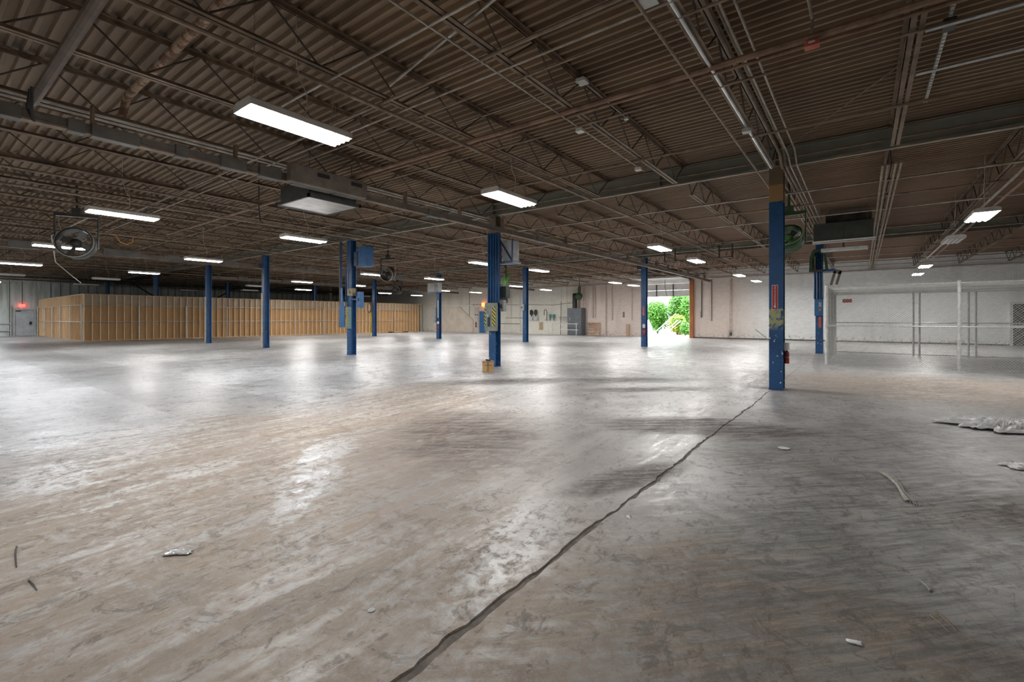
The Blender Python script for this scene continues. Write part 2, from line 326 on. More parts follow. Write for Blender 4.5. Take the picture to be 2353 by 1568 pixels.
# ------------------------------------------------------------------ mesh helpers
class B:
    def __init__(s): s.v = []; s.f = []
    def add(s, vs, fs):
        o = len(s.v); s.v += [tuple(v) for v in vs]; s.f += [tuple(i + o for i in f) for f in fs]; return s
    def box(s, x0, x1, y0, y1, z0, z1, mat=None):
        vs = [(x, y, z) for z in (z0, z1) for y in (y0, y1) for x in (x0, x1)]
        if mat is not None: vs = [mat @ Vector(v) for v in vs]
        return s.add(vs, [(0, 2, 3, 1), (4, 5, 7, 6), (0, 1, 5, 4), (2, 6, 7, 3), (0, 4, 6, 2), (1, 3, 7, 5)])
    def cbox(s, c, size, mat=None):
        return s.box(c[0] - size[0] / 2, c[0] + size[0] / 2, c[1] - size[1] / 2, c[1] + size[1] / 2, c[2] - size[2] / 2, c[2] + size[2] / 2, mat)
    def bbox(s, x0, x1, y0, y1, z0, z1, c=.01):
        # box with the four vertical-axis edges and the rims chamfered
        def ringz(z, i): return [(x0 + i + c, y0 + i, z), (x1 - i - c, y0 + i, z), (x1 - i, y0 + i + c, z), (x1 - i, y1 - i - c, z), (x1 - i - c, y1 - i, z), (x0 + i + c, y1 - i, z), (x0 + i, y1 - i - c, z), (x0 + i, y0 + i + c, z)]
        rings = [ringz(z0, c), ringz(z0 + c, 0), ringz(z1 - c, 0), ringz(z1, c)]
        vs = sum(rings, []); fs = []
        for k in range(3):
            for i in range(8): fs.append((k * 8 + i, k * 8 + (i + 1) % 8, k * 8 + 8 + (i + 1) % 8, k * 8 + 8 + i))
        fs.append(tuple(range(7, -1, -1))); fs.append(tuple(range(24, 32)))
        return s.add(vs, fs)
    def tube(s, p, q, r, n=8, r2=None, cap=True):
        return s.path([p, q], r, n, r2, cap)
    def path(s, pts, r, n=8, r2=None, cap=True):
        pts = [Vector(p) for p in pts]; rings = []
        k = len(pts)
        d0 = (pts[1] - pts[0]).normalized()
        up = Vector((0, 0, 1)) if abs(d0.z) < .9 else Vector((1, 0, 0))
        a = d0.cross(up).normalized()
        for i, p in enumerate(pts):
            d = (pts[min(i + 1, k - 1)] - pts[max(i - 1, 0)]).normalized()
            a = (a - d * a.dot(d))
            if a.length < 1e-5: a = d.orthogonal()
            a.normalize(); b = d.cross(a)
            rr = r if r2 is None else r + (r2 - r) * i / (k - 1)
            rings.append([p + a * math.cos(t) * rr + b * math.sin(t) * rr for t in [2 * math.pi * j / n for j in range(n)]])
        vs = sum(rings, []); fs = []
        for i in range(k - 1):
            for j in range(n): fs.append((i * n + j, i * n + (j + 1) % n, i * n + n + (j + 1) % n, i * n + n + j))
        if cap: fs.append(tuple(range(n - 1, -1, -1))); fs.append(tuple(range((k - 1) * n, k * n)))
        return s.add(vs, fs)
    def lathe(s, prof, n=16, mat=None):
        # prof: (radius, height) pairs about local z
        vs = []; fs = []
        for r, z in prof:
            for j in range(n):
                t = 2 * math.pi * j / n; vs.append(Vector((r * math.cos(t), r * math.sin(t), z)))
        for i in range(len(prof) - 1):
            for j in range(n): fs.append((i * n + j, i * n + (j + 1) % n, i * n + n + (j + 1) % n, i * n + n + j))
        if mat is not None: vs = [mat @ v for v in vs]
        return s.add(vs, fs)
    def prism(s, poly, z0, z1, mat=None):
        n = len(poly)
        vs = [Vector((x, y, z0)) for x, y in poly] + [Vector((x, y, z1)) for x, y in poly]
        if mat is not None: vs = [mat @ v for v in vs]
        return s.add(vs, [tuple(range(n - 1, -1, -1)), tuple(range(n, 2 * n))] + [(i, (i + 1) % n, n + (i + 1) % n, n + i) for i in range(n)])
    def mesh(s, name, m, smooth=False):
        me = bpy.data.meshes.new(name); me.from_pydata(s.v, [], s.f); me.update()
        if m: me.materials.append(m)
        if smooth:
            for p in me.polygons: p.use_smooth = True
        return me
    def build(s, name, m, parent=None, smooth=False, loc=None):
        return link(name, s.mesh(name, m, smooth), parent, loc)

def link(name, me, parent=None, loc=None, rot=None):
    o = bpy.data.objects.new(name, me); COL.objects.link(o)
    if parent is not None: o.parent = parent
    if loc is not None: o.location = loc
    if rot is not None: o.rotation_euler = rot
    return o
def tag(o, label, cat, group=None):
    o['label'] = label; o['category'] = cat
    if group: o['group'] = group
    return o
def thing(name, label, cat, loc=(0, 0, 0), rz=0.0, group=None):
    o = bpy.data.objects.new(name, None); COL.objects.link(o); o.empty_display_size = .1
    o.location = loc; o.rotation_euler = (0, 0, rz)
    return tag(o, label, cat, group)
def struct(o, label=None):
    o['kind'] = 'structure'
    if label: o['label'] = label
    return o
def stuff(o): o['kind'] = 'stuff'; return o
def textmesh(name, body, size, m, parent, loc, rot, align='CENTER', ext=.001):
    cu = bpy.data.curves.new(name + '_curve', 'FONT'); cu.body = body; cu.size = size; cu.align_x = align; cu.align_y = 'CENTER'; cu.extrude = ext
    tmp = bpy.data.objects.new(name + '_tmp', cu); COL.objects.link(tmp)
    bpy.context.view_layer.update()
    me = bpy.data.meshes.new_from_object(tmp.evaluated_get(bpy.context.evaluated_depsgraph_get()))
    bpy.data.objects.remove(tmp); me.materials.clear(); me.materials.append(m)
    return link(name, me, parent, loc, rot)
ORD = ['first', 'second', 'third', 'fourth', 'fifth', 'sixth', 'seventh', 'eighth', 'ninth', 'tenth', 'eleventh', 'twelfth', 'thirteenth', 'fourteenth',
       'fifteenth', 'sixteenth', 'seventeenth', 'eighteenth', 'nineteenth', 'twentieth', 'twenty-first', 'twenty-second', 'twenty-third', 'twenty-fourth',
       'twenty-fifth', 'twenty-sixth', 'twenty-seventh', 'twenty-eighth', 'twenty-ninth', 'thirtieth', 'thirty-first', 'thirty-second', 'thirty-third', 'thirty-fourth', 'thirty-fifth']

# ------------------------------------------------------------------ the hall: dimensions in metres
X0, X1 = -13.9, 36.2          # X runs along the roof joists, towards the brick wall with the loading door
Y0, Y1 = -14.0, 55.3          # Y runs along the girders, towards the siding wall
ZD = 5.10                     # underside of the roof deck
GX = [-1.25, 11.2, 23.62]     # girder lines
JZB, JZT = 4.53, 5.09         # joist bottom and top

def crackw(x):
    if x < 8: return .046 - .0036 * max(x, 0)
    if x < 11.0: return .0165 - .003 * (x - 8)
    return .0045
def crack_edges():
    xs = [X0, -6, -2, 0]; x = 0.0
    while x < 11.0: x += random.uniform(.04, .09); xs.append(min(x, 11.0))
    xs += [11.5, 13, 16, 20, 23.6, 30, X1]
    a = []; wob = 0; j1 = j2 = 0
    for x in xs:
        wob = wob * .9 + random.gauss(0, .0045); j1 = j1 * .6 + random.gauss(0, .006); j2 = j2 * .6 + random.gauss(0, .004)
        k = 1 if x < 11.05 else 0
        wd = crackw(x)
        yc = 1.53 + wob * k
        a.append((x, yc + (wd * .62 + max(-wd * .4, j1) * k), yc - (wd * .38 + max(-wd * .3, j2) * k)))
    return a
def floor():
    b = B(); E_ = crack_edges(); n = len(E_); vs = []
    for x, up, dn in E_:
        c = min(.006, (up - dn) * .25)
        vs += [(x, Y1, 0), (x, up + c, 0), (x, up - c * .3, -.012), (x, (up + dn) / 2, -.02), (x, dn + c * .2, -.014), (x, dn - c * .4, 0), (x, Y0, 0)]
    fs = []
    for i in range(n - 1):
        for k in range(6): fs.append((i * 7 + k + 1, (i + 1) * 7 + k + 1, (i + 1) * 7 + k, i * 7 + k))
    b.add(vs, fs)
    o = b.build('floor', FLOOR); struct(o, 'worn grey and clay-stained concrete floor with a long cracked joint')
    d = B(); vs = [];
    for x, up, dn in E_:
        if x < -.5 or x > 11.2: continue
        vs += [(x, up + .0, -.0085), (x, dn, -.0105)]
    d.add(vs, [(2 * i, 2 * i + 1, 2 * i + 3, 2 * i + 2) for i in range(len(vs) // 2 - 1)])
    d.build('joint_filler', M('joint_dirt', (.19, .165, .14), (.10, .088, .075), 12, .85, bump=.4), o)
floor()

# roof: slab plus separate corrugated sheets hung under it
roof = B().box(X0, X1 + .3, Y0, Y1 + .3, ZD + .07, ZD + .3).build('ceiling', ROOFTOP); struct(roof, 'rusty brown corrugated metal roof deck')
def deck_sheet(ribs):
    b = B(); P = .1524; vs = []
    prof = []
    for k in range(ribs):
        x = k * P
        prof += [(x, 0), (x + .042, 0), (x + .060, .055), (x + .1344, .055)]
    prof.append((ribs * P, 0))
    for x, z in prof: vs += [(x, Y0, z), (x, Y1, z)]
    fs = [(2 * i, 2 * i + 1, 2 * i + 3, 2 * i + 2) for i in range(len(prof) - 1)]
    return b.add(vs, fs).mesh('deck_sheet', DECK)
ds = deck_sheet(6); P6 = .1524 * 6
x = -1.25
while x < X1 - .05:
    link('deck_sheet', ds, roof, (x, 0, ZD + .001)); x += P6
B().box(X0, -1.26, Y0, Y1, ZD, ZD + .05).build('deck_sheet', DECK, roof)

# walls
OY0, OY1, OZ = 10.45, 13.90, 4.10      # loading door opening
wr = B()
wr.box(X1, X1 + .3, Y0, OY0, 0, ZD + .06); wr.box(X1, X1 + .3, OY1, Y1, 0, ZD + .06); wr.box(X1, X1 + .3, OY0, OY1, OZ, ZD + .06)
WR = struct(wr.build('wall_right', BRICK), 'white and beige painted brick wall with the loading door')
WB = struct(B().box(X0, X1, Y1, Y1 + .3, 0, ZD + .06).build('wall_back', SIDING), 'green-grey metal siding wall behind the wooden enclosure')
struct(B().box(X0 - .3, X0, Y0, Y1 + .3, 0, ZD + .3).build('wall_left', SHELL))
struct(B().box(X0 - .3, X1 + .3, Y0 - .3, Y0, 0, ZD + .3).build('wall_front', SHELL))
# siding panels with folded seams, their shadow gaps added as dark strips
sp = B().box(0, .575, -.03, 0, 0, ZD - .05); seam = B().box(.572, .603, -.085, -.031, 0, ZD - .05).mesh('seam_shade_strip', M('seam_shade', (.16, .17, .145), rough=.6))
spm = sp.mesh('siding_panel', SIDING)
k = 0; x = 2.0
while x < X1 - .6:
    if not (5.7 < x + .3 < 7.2): link('siding_panel', spm, WB, (x, Y1, 0)); link('seam_shade_strip', seam, WB, (x, Y1, 0))
    x += .60
hb = B().box(5.6, 7.2, Y1 - .03, Y1, 2.3, ZD - .05); hb.build('siding_panel', SIDING, WB)
# horizontal girts beside the door
for (a, b_) in ((2.2, 5.62), (7.18, 7.9)):
    for z in (.42, 1.0):
        B().box(a, b_, Y1 - .16, Y1 - .08, z, z + .09).build('girt', LGREY, WB)
for xx in (4.7, 5.62, 7.13): B().box(xx, xx + .08, Y1 - .16, Y1 - .02, 0, 2.5 if xx > 5 else 1.2).build('door_post', LGREY, WB)

# personnel door in the siding wall
d1 = B().bbox(5.92, 6.98, Y1 - .09, Y1 - .04, .02, 2.14, .006).build('door_1', DOORP); struct(d1, 'scuffed pale grey steel exit door in the siding wall')
fb = B().box(5.80, 5.91, Y1 - .14, Y1, 0, 2.26).box(6.99, 7.10, Y1 - .14, Y1, 0, 2.26).box(5.91, 6.99, Y1 - .14, Y1, 2.15, 2.26)
fb.build('door_frame', LGREY, d1)
B().box(6.72, 6.86, Y1 - .13, Y1 - .09, .95, 1.2).tube((6.78, Y1 - .13, 1.05), (6.70, Y1 - .15, 1.05), .014).build('door_handle', DARK, d1)
B().box(5.96, 6.22, Y1 - .15, Y1 - .09, 2.02, 2.10).build('door_closer', BLACK, d1)
e1 = thing('exit_sign', 'glowing red exit sign above the pale door in the siding wall', 'sign', (6.30, Y1 - .18, 2.42))
B().bbox(-.17, .17, -.04, .04, 0, .20, .02).build('sign_face', EXITR, e1)
B().tube((0, .02, .2), (0, .02, 2.2), .02).build('conduit', DARK, e1)
textmesh('lettering', 'EXIT', .13, M('exit_letter', (.9, .5, .45), rough=.4), e1, (0, -.042, .10), (R(90), 0, 0))

# blue door in the brick wall far away
d2 = B().bbox(36.12, 36.17, 30.55, 31.40, .02, 2.18, .006).build('door_2', BLUEP); struct(d2, 'blue steel door in the painted brick wall')
B().box(36.08, 36.2, 30.45, 30.55, 0, 2.28).box(36.08, 36.2, 31.4, 31.5, 0, 2.28).box(36.08, 36.2, 30.55, 31.4, 2.18, 2.28).build('door_frame', LGREY, d2)
B().box(36.09, 36.12, 30.62, 30.72, 1.0, 1.15).build('door_handle', DARK, d2)
B().box(36.02, 36.2, 31.5, 32.0, 0, 2.6).build('trim_1', M('white_pilaster', (.62, .58, .52), rough=.6)); struct(bpy.data.objects['trim_1'], 'pale pilaster beside the blue door')
e2 = thing('exit_sign', 'glowing orange exit sign above the blue door', 'sign', (36.1, 30.85, 2.68))
B().bbox(-.05, .05, -.22, .22, 0, .36, .03).build('sign_face', EXITO, e2)

# dark doorway seen through the cage at the right edge
d3 = B().bbox(36.10, 36.17, -7.9, -6.45, .02, 2.25, .006).build('door_3', GLASSD); struct(d3, 'dark glazed door behind the chain-link cage at the right edge')
B().box(36.06, 36.2, -6.45, -6.34, 0, 2.36).box(36.06, 36.2, -8.0, -7.9, 0, 2.36).box(36.06, 36.2, -7.9, -6.45, 2.25, 2.36).box(36.08, 36.11, -7.9, -6.45, 1.0, 1.12).build('door_frame', LGREY, d3)

# baseboard stain line replaced by a real curb of mortar along the brick
struct(B().box(36.12, 36.2, Y0, OY0 - .1, 0, .07).build('baseboard_right', M('black_curb', (.08, .075, .07), rough=.8)), 'dark mortar curb at the foot of the brick wall')

# ------------------------------------------------------------------ overhead door, jambs and the yard
od = thing('door_4', 'white sectional loading door rolled up under the roof', 'door', (36.1, (OY0 + OY1) / 2, 0)); del od['category']; struct(od)
hw = (OY1 - OY0) / 2
for z in (3.17, 3.65):
    p_ = B().box(-.02, .03, -hw, hw, z, z + .465).box(-.04, -.02, -hw, hw, z + .02, z + .05).build('door_section', DOORW, od)
import_curve = [(-.10, 4.22), (-.32, 4.40)]
m_ = Matrix.Translation((-.10, 0, 4.30)) @ Matrix.Rotation(R(-50), 4, 'Y')
B().box(-.02, .03, -hw, hw, -.22, .22, m_).build('door_section', DOORW, od)
for k in range(4):
    B().box(-.35 - .48 * (k + 1), -.35 - .48 * k - .015, -hw, hw, 4.42, 4.46).build('door_section', DOORW, od)
for yy in (-.55, .75):
    B().box(-.10, -.02, yy - .03, yy + .03, 3.17, 4.10).build('door_strut', DARK, od)
for sgn in (-1, 1):
    B().path([(-.02, sgn * (hw + .05), 0), (-.02, sgn * (hw + .05), 4.0), (-.12, sgn * (hw + .05), 4.3), (-.4, sgn * (hw + .05), 4.44), (-3.0, sgn * (hw + .05), 4.46)], .035, 6).build('track', GALV, od)
tag(B().path([(35.6, 12.1, 5.05), (35.6, 12.12, 3.9), (35.65, 12.0, 3.25), (35.7, 11.9, 2.9)], .02, 6).build('pull_rope', DARK), 'dark pull rope hanging in front of the loading door', 'rope')
struct(B().box(35.98, 36.2, 10.12, 10.40, 0, 4.35).build('trim_2', WOODJ), 'orange-brown wooden jamb at the right of the loading door')
struct(B().box(36.05, 36.2, 13.92, 14.08, 0, 4.2).build('trim_3', LGREY), 'pale jamb at the left of the loading door')
struct(B().box(X1, 75, -25, 60, -.1, -.005).build('yard_ground', APRON), 'pale concrete yard outside the loading door')

def bush(label, loc, rx, ry, rz_, n, m, seed, group='shrubs outside the loading door', lean=0):
    rg = random.Random(seed)
    t = thing('shrub', label, 'shrub', loc, 0, group)
    b = B(); lobes = [(rg.uniform(-.45, .45) * rx, rg.uniform(-.45, .45) * ry, rg.uniform(.35, .72) * rz_, rg.uniform(.42, .62)) for _ in range(9)]
    for i in range(n):
        lx, ly, lz, lr = lobes[rg.randrange(9)]
        d = Vector((rg.gauss(0, 1), rg.gauss(0, 1), rg.gauss(0, 1))).normalized() * (rg.random() ** .35)
        p = Vector((lx + d.x * rx * lr, ly + d.y * ry * lr, max(.06, lz + d.z * rz_ * lr * .7)))
        a = Vector((rg.gauss(0, 1), rg.gauss(0, 1), rg.gauss(0, 1))).normalized(); c = a.orthogonal().normalized()
        s_ = rg.uniform(.035, .07); l = s_ * 2.0
        b.add([p - a * l, p + c * s_, p + a * l, p - c * s_], [(0, 1, 2, 3)])
    stuff(b.build('foliage', m, t))
    k = B()
    for i in range(5):
        an = i * 1.26; k.path([(0, 0, 0), (math.cos(an) * rx * .2, math.sin(an) * ry * .2, rz_ * .3), (math.cos(an) * rx * .45, math.sin(an) * ry * .45, rz_ * .65)], .05, 5, .02)
    k.build('stem', BARK, t)
bush('bright green rounded shrub at the left of the loading door view', (43.5, 15.5, 0), 1.5, 1.15, 3.1, 9000, LEAF, 1)
bush('tall green shrub filling the right of the loading door view', (45.0, 13.55, 0), 1.7, 1.6, 4.3, 14000, LEAF, 2)
bush('yellow-green low shrub in front of the tall green shrub', (42.3, 13.3, 0), .9, .8, 1.7, 4500, LEAFY, 3)
bush('small green shrub at the foot of the loading door jamb', (41.0, 12.2, 0), .8, .6, 1.1, 3000, LEAF, 4)
for i, (a, b_, z) in enumerate([((41.2, 15.1, 0.05), (43.2, 13.7, 1.9), .05), ((40.7, 14.15, .05), (41.4, 12.95, 1.30), .05), ((40.6, 13.85, .05), (41.3, 12.65, 1.25), .05)]):
    q = B().tube(a, b_, .045, 8); q.build('handrail_bar', M('bleached_bar', (.72, .68, .62), rough=.5))
    o = COL.objects[-1] if False else bpy.data.objects['handrail_bar' if i == 0 else 'handrail_bar.%03d' % i]
    tag(o, ['pale sloping bar leaning in the left green shrub', 'upper of two pale sloping bars in the shrubs outside', 'lower of two pale sloping bars in the shrubs outside'][i], 'bar', 'sloping bars outside')
blk = thing('concrete_block', 'small pale concrete block outside the loading door', 'block', (40.2, 13.7, 0))
B().bbox(-.35, .35, -.4, .4, 0, .42, .03).build('block_body', APRON, blk); B().box(-.37, -.35, -.2, .02, .12, .34).build('label_plate', GREYBOX, blk)

# ------------------------------------------------------------------ girders, joists, columns
def girder(x, label):
    t = thing('steel_girder', label, 'girder', (x, 0, 0), 0, 'roof girders')
    B().box(-.1, .1, Y0, Y1 - .1, 4.67, 4.69).build('bottom_flange', GIRDER, t)
    B().box(-.1, .1, Y0, Y1 - .1, 5.005, 5.025).build('top_flange', GIRDER, t)
    B().box(-.006, .006, Y0, Y1 - .1, 4.69, 5.005).build('web', GIRDER, t)
    y = Y0 + 1.6
    stf = B().box(-.095, .095, -.006, .006, 4.69, 5.005).mesh('stiffener', GIRDER)
    for y in [1.46 + 7.65 * i for i in range(-1, 7)] + [3.9]: link('stiffener', stf, t, (0, y, 0))
    B().tube((-.14, Y0, 4.80), (-.14, Y1 - .1, 4.80), .018, 6).build('conduit', PIPE, t)
    B().tube((-.09, Y0, 4.655), (-.09, Y1 - .1, 4.655), .016, 6).build('conduit', PIPE, t)
girder(GX[1], 'grey-green roof girder over the near row of blue columns')
girder(GX[2], 'grey-green roof girder over the far row of blue columns')
girder(GX[0], 'grey-green roof girder overhead beside the camera')

JY = [1.456 + 1.9125 * k for k in range(-5, 29)]
BAYS = [(-1.25, 11.2, 'near'), (11.2, 23.62, 'middle'), (23.62, 36.2, 'far')]
def chord(x0, x1, z, up):
    b = B()
    for s_ in (-1, 1):
        b.box(x0, x1, s_ * .012 if s_ > 0 else -.062, .062 if s_ > 0 else -.012, z, z + .006)
        zz = (z - .05, z) if up else (z + .006, z + .056)
        b.box(x0, x1, s_ * .012 if s_ > 0 else -.018, .018 if s_ > 0 else -.012, *zz)
    return b
def web_nodes(L):
    n = int(round((L - 1.3) / .61)); n += n % 2
    s0 = .65; dx = (L - 2 * s0) / n
    pts = [(0.04, JZT - .03)]
    for i in range(n + 1): pts.append((s0 + i * dx, JZB + .03 if i % 2 == 0 else JZT - .03))
    pts.append((L - .04, JZT - .03))
    return pts
rodcache = {}
def rod_mesh(kind, dx):
    key = (kind, round(dx, 4))
    if key not in rodcache:
        h = JZT - JZB - .06
        rodcache[key] = B().tube((0, 0, 0 if kind else h), (dx, 0, h if kind else 0), .0125, 6).mesh('web_rod', JWEB)
    return rodcache[key]
JN = [y for y in JY if -8.2 <= y <= 54.5]
for bx0, bx1, bn in BAYS:
    L = bx1 - bx0
    tcm = chord(.02, L - .02, JZT - .006, True).mesh('top_chord', JOIST); bcm = chord(.62, L - .62, JZB, False).mesh('bottom_chord', JOIST)
    pts = web_nodes(L)
    wb = B()
    for (xa, za), (xb, zb) in zip(pts, pts[1:]): wb.tube((xa, 0, za), (xb, 0, zb), .0125, 5)
    wm = wb.mesh('web', JWEB)
    for i, y in enumerate(JN):
        t = thing('roof_joist', 'brown open-web steel roof joist, %s from the cage side, in the %s bay' % (ORD[i], bn), 'joist', (bx0, y, 0), 0, 'open-web roof joists')
        link('top_chord', tcm, t); link('bottom_chord', bcm, t)
        if bn == 'near' and -1 < y < 9.5:
            for (xa, za), (xb, zb) in zip(pts, pts[1:]): link('web_rod', rod_mesh(zb > za, xb - xa), t, (xa, 0, JZB + .03))
        else: stuff(link('web', wm, t))

# columns: rolled H sections, flanges facing the camera side
def column_mesh(h, m):
    b = B(); f = .13; d = .13; tf = .016
    b.box(-d, -d + tf, -f, f, .02, h); b.box(d - tf, d, -f, f, .02, h); b.box(-d + tf, d - tf, -.006, .006, .02, h)
    return b.mesh('shaft', m)
CH = 4.665
colA = column_mesh(CH, BLUE_A); colB = column_mesh(CH, BLUE); colC = column_mesh(CH, BLUE_C)
plate = B().bbox(-.14, .14, -.14, .14, 0, .02, .003).mesh('base_plate', BLUE); cap = B().box(-.15, .15, -.15, .15, 4.648, 4.668).mesh('cap_plate', GIRDER)
COLS = [(11.2, 1.44, 'blue steel column with chipped paint, a red sign and an extinguisher, nearest the camera', 1),
        (11.2, 9.11, 'blue steel column with a hazard-striped panel and a cardboard box at its foot', 0),
        (11.2, 16.62, 'blue steel column carrying a long blue plate and striped guard', 0),
        (11.2, 23.93, 'bare blue steel column with a cream edge, second from the left in the near row', 0),
        (11.2, 31.0, 'bare blue steel column with a cream edge, farthest left on the open floor', 0),
        (23.62, 1.46, 'blue steel column beside the corner post of the chain-link cage', 0),
        (23.62, 9.12, 'blue steel column in front of the left edge of the loading door', 0),
        (23.62, 16.74, 'blue steel column with a small grey switch, before the white wall', 0),
        (23.62, 24.40, 'blue steel column carrying a grey transformer on a shelf', 0),
        (23.62, 31.9, 'blue steel column with a yellow hose beside it', 0),
        (11.2, 39.2, 'blue column rising behind the wooden enclosure, left one', 0),
        (23.62, 39.9, 'blue column rising behind the wooden enclosure, right one', 0),
        (10.0, 47.2, 'dark column behind the wooden enclosure, near the pale door', 0),
        (17.6, 44.5, 'dark column behind the middle of the wooden enclosure', 0)]
for i, (x, y, lab, top) in enumerate(COLS):
    t = thing('steel_column', lab, 'column', (x, y + (1.0 if i in (10, 11) else 0), 0), 0, 'blue steel columns')
    link('shaft', colA if top else colC if i == 1 else colB, t); link('base_plate', plate, t); link('cap_plate', cap, t)
    if i in (3, 4):
        B().box(-.15, -.132, -.02, .16, .02, 2.75).build('cream_edge', M('cream_paint', (.52, .45, .36), rough=.6), t)

# ------------------------------------------------------------------ lights
def fixture_meshes():
    L, W = .61, .21
    h = B(); sec = [(-W, .0), (W, .0), (W, .055), (W - .05, .085), (-W + .05, .085), (-W, .055)]
    h.prism(sec, -L, L, Matrix(((0, 0, 1, 0), (1, 0, 0, 0), (0, 1, 0, 0), (0, 0, 0, 1))))
    rim = B()
    for s_ in (-1, 1):
        rim.box(-L, L, s_ * W - (.012 if s_ > 0 else 0), s_ * W + (0 if s_ > 0 else .012), -.012, 0)
        rim.box(s_ * L - (.012 if s_ > 0 else 0), s_ * L + (0 if s_ > 0 else .012), -W, W, -.012, 0)
    lens = B().prism([(.042 * math.cos(math.pi + a * math.pi / 8), .036 * math.sin(math.pi + a * math.pi / 8)) for a in range(9)], -L + .02, L - .02, Matrix(((0, 0, 1, 0), (1, 0, 0, 0), (0, 1, 0, 0), (0, 0, 0, 1))))
    hang = B()
    hang.tube((0, -.12, .085), (0, 0, .50), .003, 4).tube((0, .12, .085), (0, 0, .50), .003, 4).tube((0, 0, .50), (0, 0, 1.335), .004, 4)
    cord = B().path([(.05, .02, .08), (.10, -.05, .22), (.09, -.06, .40), (.02, -.03, .55), (-.03, -.04, .74), (-.03, -.05, 1.335)], .006, 5)
    return (h.mesh('housing', HOUSING), rim.mesh('rim', HOUSING), lens.mesh('lens', LENS), lens.mesh('lens', LENSC), lens.mesh('lens', LENSOFF), hang.mesh('hanger', COND), cord.mesh('power_cord', CORD))
FH, FR, FL, FC, FO, FG, FCORD = fixture_meshes()
LZ = 3.77
ROWS = [('above the chain-link cage', [(14.57, -2.12, 1), (18.67, -2.12, 0), (27.18, -2.2, 1), (31.8, -2.28, 1)]),
        ('nearest the camera', [(2.86, 5.34, 1), (7.05, 5.36, 1), (15.0, 5.27, 1), (19.2, 5.28, 1), (27.05, 5.23, 1), (31.8, 5.2, 1)]),
        ('second from the camera', [(3.03, 12.99, 2), (7.1, 12.86, 2), (14.62, 12.6, 1), (18.56, 12.35, 1), (27.9, 12.7, 1), (30.9, 12.7, 1)]),
        ('third from the camera', [(3.16, 20.4, 2), (7.28, 20.6, 1), (15.0, 20.4, 1), (18.8, 19.8, 2), (26.7, 19.7, 1), (31.45, 20.3, 1)]),
        ('fourth from the camera', [(3.2, 28.2, 2), (7.54, 28.8, 1), (15.4, 28.1, 1), (19.4, 28.2, 1), (27.3, 27.7, 1), (30.9, 27.3, 1)]),
        ('fifth from the camera, before the enclosure', [(3.6, 35.9, 0), (7.46, 35.4, 0), (15.5, 34.6, 0), (19.7, 35.8, 1), (27.0, 34.9, 1), (31.5, 35.7, 1)]),
        ('over the wooden enclosure', [(3.4, 43.2, 2), (7.9, 42.5, 0), (14.6, 44.6, 0), (17.7, 40.6, 0), (29.8, 42.0, 0)]),
        ('added out of view to brighten the hall', [(-5.4, -2.1, 1), (-5.4, 5.3, 1), (-5.4, 12.9, 1), (7.1, -9.6, 1), (15, -9.6, 1), (-5.4, 20.4, 1), (3.4, 50.6, 2), (-1.2, 50.6, 2), (-1.2, 43.2, 2), (-5.4, 35.8, 1), (-5.4, 43.2, 2), (-5.4, 28.2, 1)])]  # unseen fixtures added to brighten the near floor and the siding wall
for rn, row in ROWS:
    for i, (x, y, lit) in enumerate(row):
        cool = 'cool ' if lit == 2 else ''
        lab = '%s%s high-bay light, %s along the row %s' % ('' if lit else 'unlit ', 'lit %swhite' % cool if lit else 'white', ORD[i], rn)
        t = thing('light_fixture', lab, 'light', (x, y, LZ), 0, 'hanging high-bay lights')
        hg = link('housing', FH, t); link('rim', FR, t)
        for yy in (-.145, -.048, .048, .145): link('lens', FL if lit == 1 else FC if lit == 2 else FO, hg, (0, yy, 0))
        for xx in (-.48, .48): link('hanger', FG, t, (xx, 0, 0))
        link('power_cord', FCORD, t)

# ------------------------------------------------------------------ pipes, conduits and ducts under the roof
def run(name, label, cat, pts, r, m, n=8, group=None, clamps=None):
    o = B().path(pts, r, n).build(name, m)
    return tag(o, label, cat, group)
def alongX(name, label, x0, x1, y, z, r, m, group='pipes along the joists'): return run(name, label, 'pipe', [(x0, y, z), (x1, y, z)], r, m, 8, group)
def alongY(name, label, x, y0, y1, z, r, m, group='pipes across the joists'): return run(name, label, 'pipe', [(x, y0, z), (x, y1, z)], r, m, 8, group)
alongX('sprinkler_pipe', 'brown pipe running just below the joist over the nearest light', -1, 30, 5.43, 4.455, .028, PIPE)
alongX('conduit', 'thin conduit with white boxes beside the joist right of the nearest light', 1.0, 9.2, 3.56, 4.50, .013, COND)
alongX('conduit', 'thin pipe left of the silvery joist above the chipped blue column', -1, 13.5, 1.71, 4.49, .017, PIPE)
for i, (y, z, r, m, nm) in enumerate([(1.32, 4.78, .026, PIPE, 'brown'), (1.25, 4.86, .022, PIPE, 'dusty'), (1.17, 4.72, .016, COND, 'grey'), (1.06, 4.80, .016, COND, 'pale')]):
    run('conduit', '%s conduit, %s in the bundle leading to the chipped blue column' % (nm, ORD[i]), 'pipe', [(-1, y, z), (10.6, y, z), (10.95, y, 4.60), (22.9, y, 4.60)], r, m, 8, 'conduits beside the silvery joist')
for i, y in enumerate((-.60, -.52, -.40, -.32)):
    alongX('conduit', 'tan conduit, %s in the flat bundle right of the dark hanging heater' % ORD[i], 11.6, 36.1, y, 4.49, .022, PIPE, 'conduits in the flat bundle')
for i, y in enumerate((9.00, 9.05, 9.17, 9.22)):
    alongX('conduit', 'pale conduit, %s in the bundle on the joist above the bus duct' % ORD[i], -1, 11.0, y, 4.50, .018, COND, 'conduits on the column-line joist')
